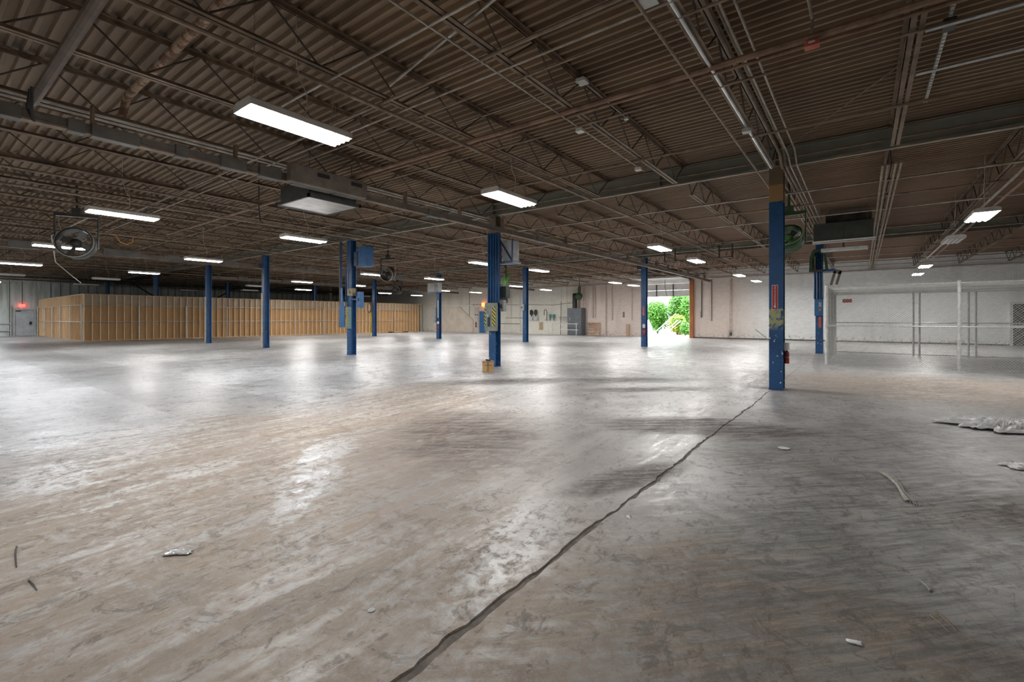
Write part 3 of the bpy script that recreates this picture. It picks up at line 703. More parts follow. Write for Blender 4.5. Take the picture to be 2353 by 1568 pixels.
for i, (x, r, m, nm) in enumerate([(3.30, .017, COND, 'grey conduit'), (4.10, .022, PIPE, 'brown pipe'), (4.43, .014, COND, 'pale thin conduit'), (4.72, .014, PIPE, 'thin brown conduit'),
                                   (6.12, .013, COND, 'thin conduit with a white box'), (5.90, .038, RUSTP, 'thick rusty pipe'), (6.06, .02, RUSTP, 'rusty angle beside the thick pipe'), (6.45, .018, PIPE, 'slim brown pipe'), (8.55, .019, PIPE, 'brown pipe just before the girder')]):
    y1 = {0: 6.6, 4: 8.0, 3: 12, 5: 20, 6: 11}.get(i, 30); y0 = {0: 1.0, 4: 3.3}.get(i, -9)
    alongY('conduit' if 'conduit' in nm else 'roof_pipe', '%s crossing the joists, %s from the camera' % (nm, ORD[i]), x, y0, y1, 4.99 if i == 4 else 4.505, r, m)
alongX('conduit', 'thin conduit between the two white boxes under the joist', 6.1, 7.7, 3.29, 4.995, .012, COND)
alongY('conduit', 'bright silver conduit at the top right corner', 6.42, -9, -.52, 4.47, .017, SILVER)
alongY('conduit', 'bright silver conduit carrying the slotted strut at right', 7.5, -9, -.52, 4.47, .017, SILVER)
for i, x in enumerate((13.0, 14.6, 16.4, 19.8, 21.5, 25.5, 28.0, 31.0, 33.5)):
    alongY('roof_pipe', 'brown pipe crossing beyond the near girder, %s from the girder' % ORD[i], x, -9, 38, 4.505, .022, PIPE if i % 2 else COND, 'far cross pipes')
for i, y in enumerate((13.2, 14.9, 20.9, 28.6, 36.2)):
    alongX('sprinkler_pipe', 'long brown sprinkler pipe hung under the far joists, %s from the camera' % ORD[i], -1, 36, y, 4.43, .028, PIPE, 'far sprinkler pipes')
alongX('sprinkler_pipe', 'pale pipe along the top of the siding wall', 0, 36, 50.0, 4.30, .05, COND)
alongX('roof_pipe', 'dark main pipe high behind the wooden enclosure', 0, 36, 46.0, 4.32, .09, DARK)
alongY('wall_pipe', 'pale pipe along the top of the brick wall above the cage', 36.05, -9, 10.0, 4.42, .045, M('painted_wall_pipe', (.55, .5, .45), rough=.5), 'wall pipes')
alongY('wall_pipe', 'beige pipe along the top of the brick wall left of the loading door', 36.05, 14.5, 26, 4.32, .045, M('beige_wall_pipe', (.55, .42, .34), rough=.5), 'wall pipes')
alongX('roof_pipe', 'pale pipe running back over the cage at the right edge', 10.5, 35.5, -2.5, 4.40, .03, COND)
alongX('roof_pipe', 'rusty pipe beside the pale pipe over the cage', 10.5, 30, -2.68, 4.36, .03, RUSTP)
run('steam_pipe', 'thick dark pipe crossing the top left corner', 'pipe', [(1.12, 4.2, 4.42), (1.12, 8.95, 4.42)], .06, M('dark_pipe', (.13, .085, .06), (.08, .055, .04), 5, .55, .2), 12)
run('steam_pipe', 'flaking insulated pipe under the deck at top left', 'pipe', [(2.12, 3.6, 4.92), (2.12, 8.9, 4.86), (2.12, 9.25, 4.55)], .055, FLAKY, 12)
run('brace_bar', 'pale diagonal bar rising over the joists near the top centre', 'bar', [(4.46, 5.66, 4.98), (3.45, 2.7, 4.58)], .022, COND)
run('brace_cable', 'thin diagonal brace wire from the girder to the right joist', 'wire', [(11.05, 1.32, 4.95), (8.49, -.40, 5.04)], .009, PIPE)
run('hanging_wire', 'loose wire sagging across the roof at far left', 'wire', [(3.5, 17.5, 4.5), (3.2, 22, 4.3), (4.5, 30.0, 4.1), (5.2, 31.0, 3.6), (5.6, 31.2, 3.25)], .018, CORD)
# bright wrap on the joist above the chipped column
run('cable_wrap', 'silver taped cable along the joist above the chipped blue column', 'cable', [(2.2, 1.456, 4.515), (6.0, 1.456, 4.515), (10.6, 1.456, 4.515)], .022, SILVER)
# slotted strut under the deck
st = thing('slotted_strut', 'pale slotted strut channel under the deck at right', 'strut', (6.4, -.82, 5.02))
q = B(); x = 0
q.box(0, 3.75, -.02, -.016, 0, .04).box(0, 3.75, .016, .02, 0, .04)
while x < 3.7: q.box(x, x + .075, -.02, .02, 0, .003); x += .1
q.build('channel', GALV, st)
B().bbox(1.02, 1.18, -.06, .06, -.10, .0, .006).build('junction_box', DARK, st)

def jbox(label, x, y, z, sx, sy, sz, m, group='junction boxes under the roof', name='junction_box'):
    t = thing(name, label, 'box', (x, y, z), 0, group)
    B().bbox(-sx / 2, sx / 2, -sy / 2, sy / 2, 0, sz, .006).build('box_body', m, t)
    B().bbox(-sx / 2 - .004, sx / 2 + .004, -sy / 2 - .004, sy / 2 + .004, -.006, 0, .002).build('cover_plate', m, t)
    return t
jbox('white junction box on the thin conduit above the room centre', 6.51, 3.56, 4.44, .11, .11, .05, WHITEP)
jbox('white junction box at the far end of the thin conduit', 8.9, 3.56, 4.44, .11, .11, .05, WHITEP)
jbox('white box on the conduit crossing near the top centre', 6.1, 3.30, 4.97, .16, .14, .05, WHITEP)
jbox('small white box on the joist right of the top centre', 7.7, 3.30, 4.975, .07, .07, .04, WHITEP)
jbox('pale box hung under the silvery joist halfway to the column', 8.11, 1.46, 4.44, .12, .12, .05, LGREY)
jbox('pale box at the top edge above the silvery joist', 4.3, 1.62, 4.50, .16, .14, .07, LGREY)
ob = jbox('orange junction box hanging at the end of a vertical-looking conduit', 5.9, .43, 4.40, .10, .13, .06, FADED)
B().path([(-2.4, .06, .42), (-.3, .02, .42), (0, 0, .30), (0, 0, .06)], .016, 8).build('conduit', COND, ob)
B().box(-.052, -.0505, -.03, .03, .02, .04).build('label_plate', WHITEP, ob)

# bus duct with plug-in boxes
def busduct(label, x0, x1, y, z, boxes, group='bus ducts'):
    t = thing('bus_duct', label, 'duct', (0, y, z), 0, group)
    B().box(x0, x1, -.05, .05, .03, .15).build('duct_body', DUCT, t)
    b = B()
    for k in range(4): b.box(x0, x1, -.056, -.05, .045 + k * .027, .057 + k * .027)
    b.build('side_ribs', BUSB, t)
    B().box(x0, x1, -.075, .075, .0, .025).build('bottom_rail', JOIST, t)
    hm = B().box(-.015, .015, -.06, .06, .15, .44).mesh('hanger', JOIST)
    x = x0 + .8
    while x < x1: link('hanger', hm, t, (x, 0, 0)); x += 1.9
    for (a, b_, dz) in boxes:
        q = B().bbox(a, b_, -.085, .085, -.015, .165 + dz, .006).build('plug_box', BUSB, t)
    return t
busduct('dark bus duct with plug boxes above the striped-panel column', -1, 35.5, 8.80, 4.10,
        [(.55, .99, 0), (1.43, 1.61, 0), (1.68, 2.23, 0), (2.69, 2.86, .02), (3.34, 3.76, .02), (3.98, 4.38, .02), (4.6, 5.45, .06), (5.5, 6.05, .06), (8.1, 8.5, 0), (13, 13.4, 0), (16, 16.5, 0), (20, 20.5, 0)])
busduct('distant bus duct with pale plug boxes before the wooden enclosure', -1, 35.5, 24.2, 4.02,
        [(2.4, 3.0, .1), (3.6, 4.1, .1), (5.0, 6.2, .1), (7.0, 7.6, .05), (9.3, 9.9, .05), (10.8, 11.4, .05), (13.5, 14, .05), (15.5, 16, .1), (19.5, 20, .05)])
busduct('farthest bus duct under the roof by the white wall', 12, 35.5, 33.8, 4.05, [(14, 14.6, .1), (17, 17.6, .1), (21, 21.6, .1), (26, 27, .1)])

# ceiling unit with a dull steel pan under the bus duct
cu = thing('ceiling_cooler', 'large dark ceiling unit with a dull steel drip pan under the bus duct', 'cooler', (5.67, 9.65, 3.98))
B().bbox(-.56, .56, -.60, .60, .04, .42, .02).build('housing', DARK, cu)
B().box(-.60, .60, -.64, .64, 0, .035).build('drip_pan', STEELP, cu)
fr = B()
for s_ in (-1, 1): fr.box(-.62, .62, s_ * .64 - .02, s_ * .64 + .02, -.012, .06); fr.box(s_ * .60 - .02, s_ * .60 + .02, -.66, .66, -.012, .06)
fr.build('pan_frame', DARK, cu)
for (a, b_) in ((-.5, -.5), (.5, -.5), (-.5, .5), (.5, .5)): B().tube((a, b_, .42), (a, b_, .95), .01, 6).build('hanger_rod', JOIST, cu)
# flat duct end over the unit
dk = thing('duct_box', 'brown sheet-metal duct box above the dark ceiling unit', 'duct', (5.3, 8.62, 4.08))
B().bbox(-.85, .85, -.07, .07, 0, .34, .01).build('duct_body', DUCT, dk)
for a in (-.3, .45): B().box(a, a + .26, -.074, -.07, .20, .28).build('slot', BLACK, dk)

# dark hanging unit heater before the cage column
uh = thing('unit_heater', 'wide dark green unit heater hung before the column by the cage', 'heater', (18.2, .48, 3.98))
B().prism([(-.75, .0), (.79, .0), (.79, .56), (-.75, .56)], -.2, .2, Matrix(((0, 0, 1, 0), (1, 0, 0, 0), (0, 1, 0, 0), (0, 0, 0, 1)))).build('housing', DKGREEN, uh)
B().box(-.22, -.20, -.02, .0, .02, .54).build('seam', DARK, uh)
B().box(-.24, -.19, -.79, .82, -.045, .0).box(-.24, -.20, -.79, .82, -.09, -.065).build('bottom_trim', WHITEP, uh)
B().box(-.14, .2, -.62, .60, -.32, -.24).build('lower_tray', GALV, uh)
B().box(-.16, .22, -.02, .02, -.24, -.05).build('tray_bracket', DARK, uh)
for a in (-.6, .6): B().tube((0, a, .56), (0, a, 1.1), .012, 6).build('hanger_rod', JOIST, uh)
ud = thing('duct_box', 'dusty dark duct hung above the dark green unit heater', 'duct', (18.9, .48, 4.60))
B().bbox(-.3, .3, -.72, .50, 0, .36, .015).build('duct_body', M('dusty_black_duct', (.085, .075, .065), (.05, .045, .04), 3, .7), ud)
for a in (-.6, .4): B().tube((0, a, .36), (0, a, .51), .012, 6).build('hanger_rod', JOIST, ud)

# ------------------------------------------------------------------ drum fans
def fan(label, loc, r, rz, tilt, mbody, mrim, hub, yoke_m, arm=.75, strap=None):
    t = thing('drum_fan', label, 'fan', loc, rz, 'drum fans')
    A = Matrix.Rotation(R(90 + tilt), 4, 'Y')     # local z of the lathe becomes the air axis (towards -X, tilted down)
    B().lathe([(r * .93, -.16), (r, -.17), (r, .17), (r * .93, .16), (r * .93, -.16)], 24, A).build('drum', mbody, t, True)
    B().lathe([(r * 1.0, -.18), (r * 1.05, -.175), (r * 1.05, -.15), (r * 1.0, -.15)], 24, A).build('rim', mrim, t, True)
    mo = B().lathe([(0, -.12), (r * .28, -.10), (r * .30, .02), (r * .18, .14), (0, .15)], 16, A).build('motor', hub, t, True)
    for k in range(4):
        m2 = A @ Matrix.Rotation(k * math.pi / 2 + .4, 4, 'Z') @ Matrix.Translation((r * .56, 0, .0)) @ Matrix.Rotation(R(28), 4, 'X')
        B().prism([(-r * .30, -r * .12), (r * .30, -r * .26), (r * .33, r * .24), (-r * .30, r * .14)], -.006, .006, m2).build('blade', M('fan_blade', (.12, .12, .11), rough=.4), mo)
    g = B()
    for q in (.45, .72): g.path([A @ Vector((r * q * math.cos(a), r * q * math.sin(a), .15)) for a in [i * math.pi / 8 for i in range(17)]], .005, 4)
    for k in range(4): 
        a = k * math.pi / 4; c, s_ = math.cos(a) * r * .95, math.sin(a) * r * .95
        g.tube(A @ Vector((c, s_, .15)), A @ Vector((-c, -s_, .15)), .005, 4)
    g.build('guard', DARK, t)
    for s_ in (-1, 1): B().box(-.035, .035, s_ * (r + .05) - .012, s_ * (r + .05) + .012, -.12, arm).build('yoke_arm', strap if (strap and s_ < 0) else yoke_m, t)
    B().box(-.05, .05, -r - .06, r + .06, arm - .03, arm + .05).build('yoke_bar', yoke_m, t)
    B().box(-.07, .07, -.09, .09, arm + .05, arm + .2).tube((0, 0, arm + .2), (0, 0, ZD - loc[2] + .01), .03, 8).build('mount', yoke_m, t)
fan('dark drum fan hanging at left beside the long cool light', (2.95, 16.9, 3.50), .40, R(62), 8, DARK, M('worn_rim', (.30, .29, .26), rough=.4), DARK, DARK)
fan('dark drum fan hanging right of the column with the blue plate', (14.1, 18.0, 3.60), .33, R(20), -12, DARK, M('pale_rim', (.42, .45, .40), rough=.4), DARK, DARK, .7, RUSTP)
fan('green drum fan hanging right behind the chipped blue column', (13.1, 1.43, 3.42), .30, R(-4), 34, DGREEN, GREEN, GREEN, DGREEN, .60)
fan('green drum fan hanging behind the striped-panel column', (20.9, 16.2, 3.70), .34, R(-50), 30, GREEN, M('pale_rim', (.42, .45, .40)), DGREEN, DGREEN, .6)
fan('small dark fan hung behind the column with the blue plate', (22.0, 27.0, 3.55), .32, R(10), 0, DARK, DARK, DARK, DARK, .55)

# ------------------------------------------------------------------ things on the columns
def box_on(name, label, cat, loc, size, m, parts=(), group=None):
    t = thing(name, label, cat, loc, 0, group)
    sx, sy, sz = size
    B().bbox(-sx / 2, sx / 2, -sy / 2, sy / 2, 0, sz, min(.012, sx / 3)).build('box_body', m, t)
    for nm, (x0, x1, y0, y1, z0, z1), pm in parts: B().box(x0, x1, y0, y1, z0, z1).build(nm, pm, t)
    return t
# red sign on the chipped column
sg = thing('fire_sign', 'narrow red and white vertical fire extinguisher sign on the chipped column', 'sign', (11.064, 1.46, 1.67))
B().bbox(-.002, .004, -.058, .058, 0, .52, .002).build('border', WHITEP, sg)
B().box(-.006, -.002, -.048, .048, .012, .508).build('field', RED, sg)
textmesh('lettering', 'FIRE EXTINGUISHER', .046, WHITEP, sg, (-.0075, 0, .30), (R(90), R(90), R(-90)))
B().prism([(-.012, .035), (.012, .035), (.012, .06), (.026, .06), (0, .105), (-.026, .06), (-.012, .06)], -.0085, -.006, Matrix(((0, 0, 1, 0), (1, 0, 0, 0), (0, -1, 0, .135), (0, 0, 0, 1)))).build('arrow', WHITEP, sg)
def extinguisher(label, loc, s_=1.0, white=False, group='fire extinguishers'):
    t = thing('fire_extinguisher', label, 'extinguisher', loc, 0, group)
    B().lathe([(0, 0), (.07 * s_, .0), (.075 * s_, .03 * s_), (.075 * s_, .36 * s_), (.05 * s_, .42 * s_), (.02 * s_, .44 * s_), (0, .44 * s_)], 16).build('cylinder', RED, t, True)
    B().lathe([(.0765 * s_, .20 * s_), (.0765 * s_, .22 * s_)], 16).build('band', WHITEP, t)
    B().tube((0, 0, .44 * s_), (0, 0, .50 * s_), .018 * s_, 8).box(-.02 * s_, .11 * s_, -.012, .012, .49 * s_, .51 * s_).build('valve', DARK, t)
    B().path([(.02, 0, .48 * s_), (-.07 * s_, 0, .44 * s_), (-.09 * s_, 0, .30 * s_), (-.085 * s_, 0, .14 * s_)], .011, 6).build('hose', BLACK, t)
    if white: B().box(-.05, .05, -.05, .05, .46 * s_, .70 * s_).build('wall_bracket', WHITEP, t)
    return t
extinguisher('red fire extinguisher hung on the side of the chipped blue column', (11.2, 1.26, .55), .62, True)

# column with the striped panel
pn = thing('control_panel', 'grey-green control panel with yellow and black stripes on the second column', 'panel', (10.93, 9.03, 1.10))
B().bbox(-.05, .05, -.23, .23, 0, .86, .015).build('panel_body', M('grey_green_panel', (.25, .27, .23), (.18, .20, .17), 6, .5), pn)
B().box(-.054, -.05, -.20, -.08, .16, .74).build('stripes', STRIPE, pn); B().box(-.054, -.05, .17, .225, .16, .74).build('stripes', STRIPE, pn)
B().box(-.06, -.05, .0, .10, .14, .42).build('slot_window', M('dark_teal_window', (.02, .05, .055), rough=.3), pn)
B().cbox((-.08, .05, .47), (.07, .05, .09)).build('switch', LGREY, pn)
for i in range(5):
    y = 9.22 - .1 * i
    tag(B().path([(11.03, y, 1.96), (11.03, y, 4.02), (11.03, y, 4.10)], .03, 8).build('painted_conduit', BLUE), 'blue painted conduit on the striped-panel column, %s from its left' % ORD[i], 'conduit', 'blue conduits on the striped-panel column')
tb = thing('transformer', 'dark transformer in a blue angle bracket at the right of the striped-panel column', 'transformer', (11.35, 8.62, 3.16))
B().bbox(-.16, .20, -.20, .20, .06, .70, .02).build('core_box', GREYBOX, tb)
B().box(-.2, .24, -.24, .30, 0, .05).box(-.2, -.16, -.24, -.2, .05, .72).box(-.2, -.16, .22, .38, .05, .74).box(-.2, .1, .30, .38, .0, .05).tube((-.18, -.22, .04), (-.18, .26, .72), .022, 6).build('bracket', BLUED, tb)
box_on('switch_box', 'grey switch box on the right of the striped-panel column', 'box', (11.32, 8.88, 1.70), (.16, .16, .36), GREYBOX, [('handle', (-.11, -.08, -.02, .02, .1, .22), DARK)])
box_on('switch_box', 'dark grey box behind the striped-panel column', 'box', (11.435, 8.88, 2.12), (.22, .22, .36), DKGREEN)
# cardboard box
cb = thing('cardboard_box', 'small brown cardboard box at the foot of the striped-panel column', 'box', (9.95, 8.33, 0), R(37))
B().bbox(-.12, .12, -.155, .155, 0, .30, .006).build('carton', CARD, cb)
B().box(-.13, .0, -.155, .155, .30, .306, Matrix.Translation((0, 0, 0)) @ Matrix.Rotation(R(-3), 4, 'Y')).build('flap', CARD, cb)
B().box(-.122, -.12, -.03, .03, .02, .30).build('tape', M('brown_tape', (.30, .18, .08), rough=.35), cb)
B().box(-.123, -.1205, -.10, -.035, .19, .205).box(-.123, -.1205, -.025, .02, .19, .21).box(-.123, -.1205, .035, .09, .19, .205).build('print', INK, cb)
B().cbox((-.04, -.02, .325), (.08, .10, .04)).cbox((-.02, .04, .33), (.06, .05, .05)).build('dark_strip', M('dark_tape_roll', (.06, .045, .035), rough=.6), cb)

# column with the blue plate
pl = thing('guard_plate', 'long bright blue plate hung left of the third near column', 'plate', (10.95, 16.90, 1.12))
B().prism([(-.19, 0), (.19, 0), (.19, .82), (.10, .92), (.07, 1.6), (-.03, 1.6), (-.06, .92), (-.19, .82)], -.015, .015, Matrix(((0, 0, 1, 0), (1, 0, 0, 0), (0, 1, 0, 0), (0, 0, 0, 1)))).build('plate_body', BLUEP, pl)
B().box(-.018, .012, .19, .215, .04, .82).build('striped_edge', STRIPE, pl); B().box(.015, .13, -.19, -.10, .4, .5).build('bracket', BLUED, pl)
pg = thing('striped_guard', 'yellow and black striped guard on the third near column', 'guard', (11.03, 16.55, 1.06))
B().bbox(-.08, .04, -.12, .12, 0, .90, .02).build('guard_body', M('pale_teal_guard', (.16, .30, .33), rough=.5), pg)
B().box(-.084, -.08, -.05, .10, .12, .86).build('stripes', STRIPE, pg)
box_on('transformer_box', 'blue transformer box bolted to the upper right of the third near column', 'box', (11.25, 15.75, 3.52), (.36, .52, .80), BLUEP, [('side_plate', (-.2, .2, .26, .50, .05, .62), BLUED), ('mount', (-.08, .08, .5, .76, .3, .4), DARK)])
box_on('breaker_box', 'tan breaker box on the third near column', 'box', (10.96, 16.28, 2.38), (.16, .36, .30), M('tan_enamel', (.30, .24, .13), rough=.5), [('latch', (-.09, -.08, -.04, .04, .1, .16), DARK)])
box_on('switch_box', 'blue switch box right of the third near column', 'box', (11.1, 15.9, 1.92), (.18, .24, .62), BLUEP, [('handle', (-.11, -.09, -.03, .03, .25, .36), DARK), ('mount', (-.02, .05, .12, .62, .3, .36), BLUED)])
for i, y in enumerate((16.98, 17.06, 17.12)):
    tag(B().tube((10.98, y, 1.9 if i else 2.05), (10.98, y, 4.6), .02, 8).build('painted_conduit', BLUE if i < 2 else PIPE), '%s conduit rising left of the third near column' % ['inner blue', 'outer blue', 'bare brown'][i], 'conduit', 'conduits on the third near column')
tag(B().path([(11.0, 16.72, 1.9), (11.0, 16.72, 3.35), (11.0, 16.66, 3.46), (11.0, 16.45, 3.5)], .018, 8).build('painted_conduit', BLUEP), 'blue bent conduit up the face of the third near column', 'conduit')

# column by the cage
box_on('panel_box', 'blue switch panel on the column beside the cage', 'box', (23.42, 1.47, 1.58), (.12, .30, .72), BLUEP, [('nameplate', (-.064, -.06, -.1, .0, .38, .58), GREYBOX), ('knob', (-.08, -.06, -.09, .0, .22, .31), M('brass_knob', (.4, .3, .1), rough=.4))])
tag(B().box(23.475, 23.485, 1.38, 1.48, 1.10, 1.55).build('label_plate', FADED), 'faded red sign on the column beside the cage', 'sign')
for i, y in enumerate((1.62, 1.52, 1.42, 1.34)):
    tag(B().path([(23.44, y, 2.3), (23.44, y, 3.0), (23.44, y + .02, 4.4)], .035, 8).build('painted_conduit', BLUE), 'blue conduit on the column beside the cage, %s from its left' % ORD[i], 'conduit', 'conduits on the cage column')
tf = thing('winch_cover', 'dark green hooded machine around the top of the column by the cage', 'machine', (23.35, 1.47, 3.42))
B().prism([(.32, 0), (.30, .6), (.22, .86), (.05, .95), (-.12, .86), (-.28, .7), (-.34, .1), (-.24, .1), (-.20, .66), (-.02, .84), (.10, .80), (.20, .55), (.20, .02)], -.26, .16, Matrix(((0, 0, 1, 0), (1, 0, 0, 0), (0, 1, 0, 0), (0, 0, 0, 1)))).build('hood', DGREEN, tf)
B().box(-.1, .1, .10, .17, .05, .66).build('side_panel', M('tan_panel', (.27, .24, .17), rough=.5), tf)
B().box(-.28, -.12, -.20, .20, .0, .09).build('bottom_bar', DARK, tf)
br = thing('angle_bracket', 'grey forked bracket hanging right of the column by the cage', 'bracket', (23.4, 1.02, 2.86))
mm = Matrix.Rotation(R(14), 4, 'X')
B().box(-.05, .05, -.02, .07, 0, .58, mm).box(-.05, .05, -.20, -.11, .06, .62, mm).box(-.05, .05, -.20, .07, .5, .66, mm).build('fork', M('olive_steel', (.20, .17, .12), rough=.5), br)
B().box(-.06, .06, -.12, .30, .58, .68).build('arm', BLUEP, br)
# column before the loading door
tag(B().box(23.475, 23.485, 9.06, 9.16, 1.63, 2.10).build('label_plate', FADED), 'faded red sign on the column before the loading door', 'sign')
extinguisher('red fire extinguisher on the column before the loading door', (23.40, 9.06, .62), .8, True)
box_on('motor_box', 'small dark box at the top of the column before the loading door', 'box', (23.6, 9.38, 4.05), (.2, .22, .3), DARK)
# column with the switch
box_on('switch_box', 'small grey switch box on the column before the white wall', 'box', (23.42, 16.84, 1.95), (.14, .24, .42), LGREY, [('handle', (-.1, -.07, -.03, .03, .15, .25), DARK)])
# column with transformer
tr = thing('transformer', 'pale grey transformer on a blue shelf high on a far column', 'transformer', (23.42, 24.62, 3.30))
B().bbox(-.2, .2, -.55, .55, .05, .72, .02).build('case', LGREY, tr); B().box(-.24, .24, -.60, .62, 0, .05).build('shelf', BLUEP, tr)
B().box(-.204, -.2, -.50, -.15, .12, .62).build('louvre_plate', GREYBOX, tr)
box_on('panel_box', 'grey panel at the left of the far transformer column', 'box', (23.42, 24.62, 1.15), (.14, .26, 1.1), GREYBOX)
tag(B().box(23.475, 23.485, 24.30, 24.40, 1.5, 2.75).build('label_plate', WHITEP), 'tall white sign strip on the far transformer column', 'sign')
extinguisher('red fire extinguisher low on the far transformer column', (23.38, 24.25, .70), .8, True)
# hoses at the fourth far column
hs = thing('hose_reel', 'brown coiled hose hanging left of the far yellow-hose column', 'hose', (23.4, 32.25, 1.9))
b = B()
for k in range(4): b.path([(.03 * k - .05, (.24 + .03 * k) * math.cos(a), .45 + (.36 + .03 * k) * math.sin(a)) for a in [i * math.pi / 8 for i in range(17)]], .022, 6)
b.build('coil', M('brown_hose', (.20, .12, .07), rough=.5), hs)
B().tube((0, -.1, .75), (0, -.28, .9), .03).build('hook', DARK, hs)
tag(B().path([(23.4, 32.15, 2.0), (23.38, 32.05, 1.5), (23.36, 31.98, 1.2), (23.4, 32.2, .6), (23.4, 32.18, .05)], .04, 8).build('yellow_hose', YELLOW), 'yellow hose hanging beside the far column', 'hose')
# yellow cord loop under roof at left
tag(B().path([(4.5, 21.4, 4.56), (4.75, 21.25, 4.42), (4.85, 21.2, 4.22), (5.05, 21.2, 4.16), (5.2, 21.2, 4.26), (5.22, 21.2, 4.45), (5.6, 21.3, 4.56)], .022, 6).build('orange_cord', ORANGE), 'orange cord looped under the roof at left', 'cord')
tag(B().path([(1.02, 8.2, 4.36), (1.02, 8.25, 4.1), (1.05, 8.3, 3.98), (1.0, 8.35, 4.12), (1.02, 8.3, 4.36)], .02, 6).build('cable_bundle', BLACK), 'black cable coil hanging from the thick pipe at top left', 'cable')
tag(B().path([(5.1, 11.22, 5.1), (5.1, 11.22, 4.1), (5.12, 11.2, 3.75)], .014, 6).build('drop_cord', DARK), 'dark cord hanging below the dark ceiling unit', 'cord')

# ------------------------------------------------------------------ wooden enclosure
PX0, PX1, PY, PH = 7.25, 35.9, 39.75, 3.05
en = thing('storage_enclosure', 'tall stud-framed wooden enclosure with brown hardboard panels', 'enclosure', (0, 0, 0))
B().box(PX0, PX1, PY, PY + .09, 0, .04).build('bottom_plate', PLATE, en); B().box(PX0, PX1, PY, PY + .09, PH - .04, PH).build('top_plate', PLATE, en)
B().box(PX0, PX0 + .09, PY + .09, Y1 - .3, 0, .04).build('bottom_plate', PLATE, en); B().box(PX0, PX0 + .09, PY + .09, Y1 - .3, PH - .04, PH).build('top_plate', PLATE, en)
sm = B().box(-.022, .022, -.04, .09, .04, PH - .04).mesh('stud', STUD)
x = PX0 + .019
while x < PX1: link('stud', sm, en, (x, PY, 0)); x += .4064
y = PY + .12
while y < Y1 - .3: link('stud', sm, en, (PX0, y, 0), (0, 0, R(-90))); y += .4064
lo = B().box(0, 1.214, .092, .104, .03, 2.36).mesh('panel', SHEET); hi = B().box(0, 1.214, .092, .104, 2.37, PH - .01).mesh('panel', SHEETG)
x = PX0 + .1
while x < PX1 - 1.0: link('panel', lo, en, (x, PY, 0)); link('panel', hi, en, (x, PY, 0)); x += 1.2192
y = PY + 1.3
while y < Y1 - .3: link('panel', lo, en, (PX0, y, 0), (0, 0, R(-90))); link('panel', hi, en, (PX0, y, 0), (0, 0, R(-90))); y += 1.2192
# galvanised rail fence standing in front of it
ef = thing('pipe_fence', 'galvanised pipe rail frame standing against the wooden enclosure', 'fence', (0, 0, 0))
pm_ = B().tube((0, 0, 0), (0, 0, 2.37), .032, 8).mesh('post', GALV)
for x in (7.12, 10.09, 12.87, 15.63, 18.37, 21.08, 23.79, 26.5, 29.2, 31.94, 34.0): link('post', pm_, ef, (x, PY - .10, 0))
for y in (42.8, 45.9, 48.6, 51.6, 54.6): link('post', pm_, ef, (PX0 - .13, y, 0))
for z in (1.25, 2.33):
    B().tube((7.12, PY - .10, z), (34.0, PY - .10, z), .02, 6).build('rail', GALV, ef)
    B().tube((7.12, PY - .10, z), (7.12, 54.6, z), .02, 6).build('rail', GALV, ef)
sk = thing('floor_skid', 'low flat skid with dark ends on the floor by the enclosure', 'skid', (31.3, 38.3, 0))
B().bbox(-1.0, 1.0, -.3, .3, .08, .13, .01).build('deck', PALLET, sk)
for s_ in (-1, 1): B().box(s_ * .9 - .12, s_ * .9 + .12, -.32, .32, 0, .1).build('runner', BLACK, sk)
tag(B().box(13.1, 13.6, 39.0, 39.2, 0, .02, None).build('board_scrap', WHITEP), 'small pale scrap on the floor before the enclosure', 'scrap')
# diagonal braces and dark posts above the enclosure
for i, (x, dx) in enumerate(((12.2, 2.2), (20.5, -2.4))):
    tag(B().tube((x, 50, 4.5), (x + dx, 50, 3.0), .06, 6).build('diagonal_brace', DARK), 'dark diagonal brace above the enclosure, %s' % ['left one', 'right one'][i], 'brace', 'braces behind the enclosure')
tag(B().bbox(28.9, 29.2, 47, 47.3, 0, 5.0, .01).build('wall_post', M('beige_post', (.45, .37, .30), rough=.6)), 'beige post rising behind the right end of the enclosure', 'post')

# ------------------------------------------------------------------ chain-link cage
def diamond(b, o, u, v, W, H, pitch=.072, r=.0034):
    o, u, v = Vector(o), Vector(u), Vector(v)
    nrm = u.cross(v).normalized()
    for sgn in (1, -1):
        k = -H
        while k < W + H:
            # line: s = k + sgn*t, t in [0,H]
            t0, t1 = 0.0, H
            if sgn > 0: t0, t1 = max(0, -k), min(H, W - k)
            else: t0, t1 = max(0, k - W), min(H, k)
            if t1 - t0 > .02:
                p = o + u * (k + sgn * t0) + v * t0 + nrm * (.003 * sgn); q = o + u * (k + sgn * t1) + v * t1 + nrm * (.003 * sgn)
                b.tube(p, q, r, 3, cap=False)
            k += pitch
    return b
CX0, CX1, CY0, CY1, CHt = 18.15, 24.4, .93, -8.6, 2.50
cg = thing('chain_link_cage', 'galvanised chain-link cage with a mesh roof at right', 'cage', (0, 0, 0))
stuff(diamond(B(), (CX0, CY1, .03), (0, 1, 0), (0, 0, 1), CY0 - CY1, CHt - .03).build('front_mesh', WIRE, cg))
stuff(diamond(B(), (CX0, CY0, .03), (1, 0, 0), (0, 0, 1), CX1 - CX0, CHt - .03).build('side_mesh', WIRE, cg))
stuff(diamond(B(), (CX1, CY1, .03), (0, 1, 0), (0, 0, 1), CY0 - CY1, CHt - .03).build('back_mesh', WIRE, cg))
stuff(diamond(B(), (CX0, CY1, CHt), (0, 1, 0), (1, 0, 0), CY0 - CY1, CX1 - CX0).build('roof_mesh', WIRE, cg))
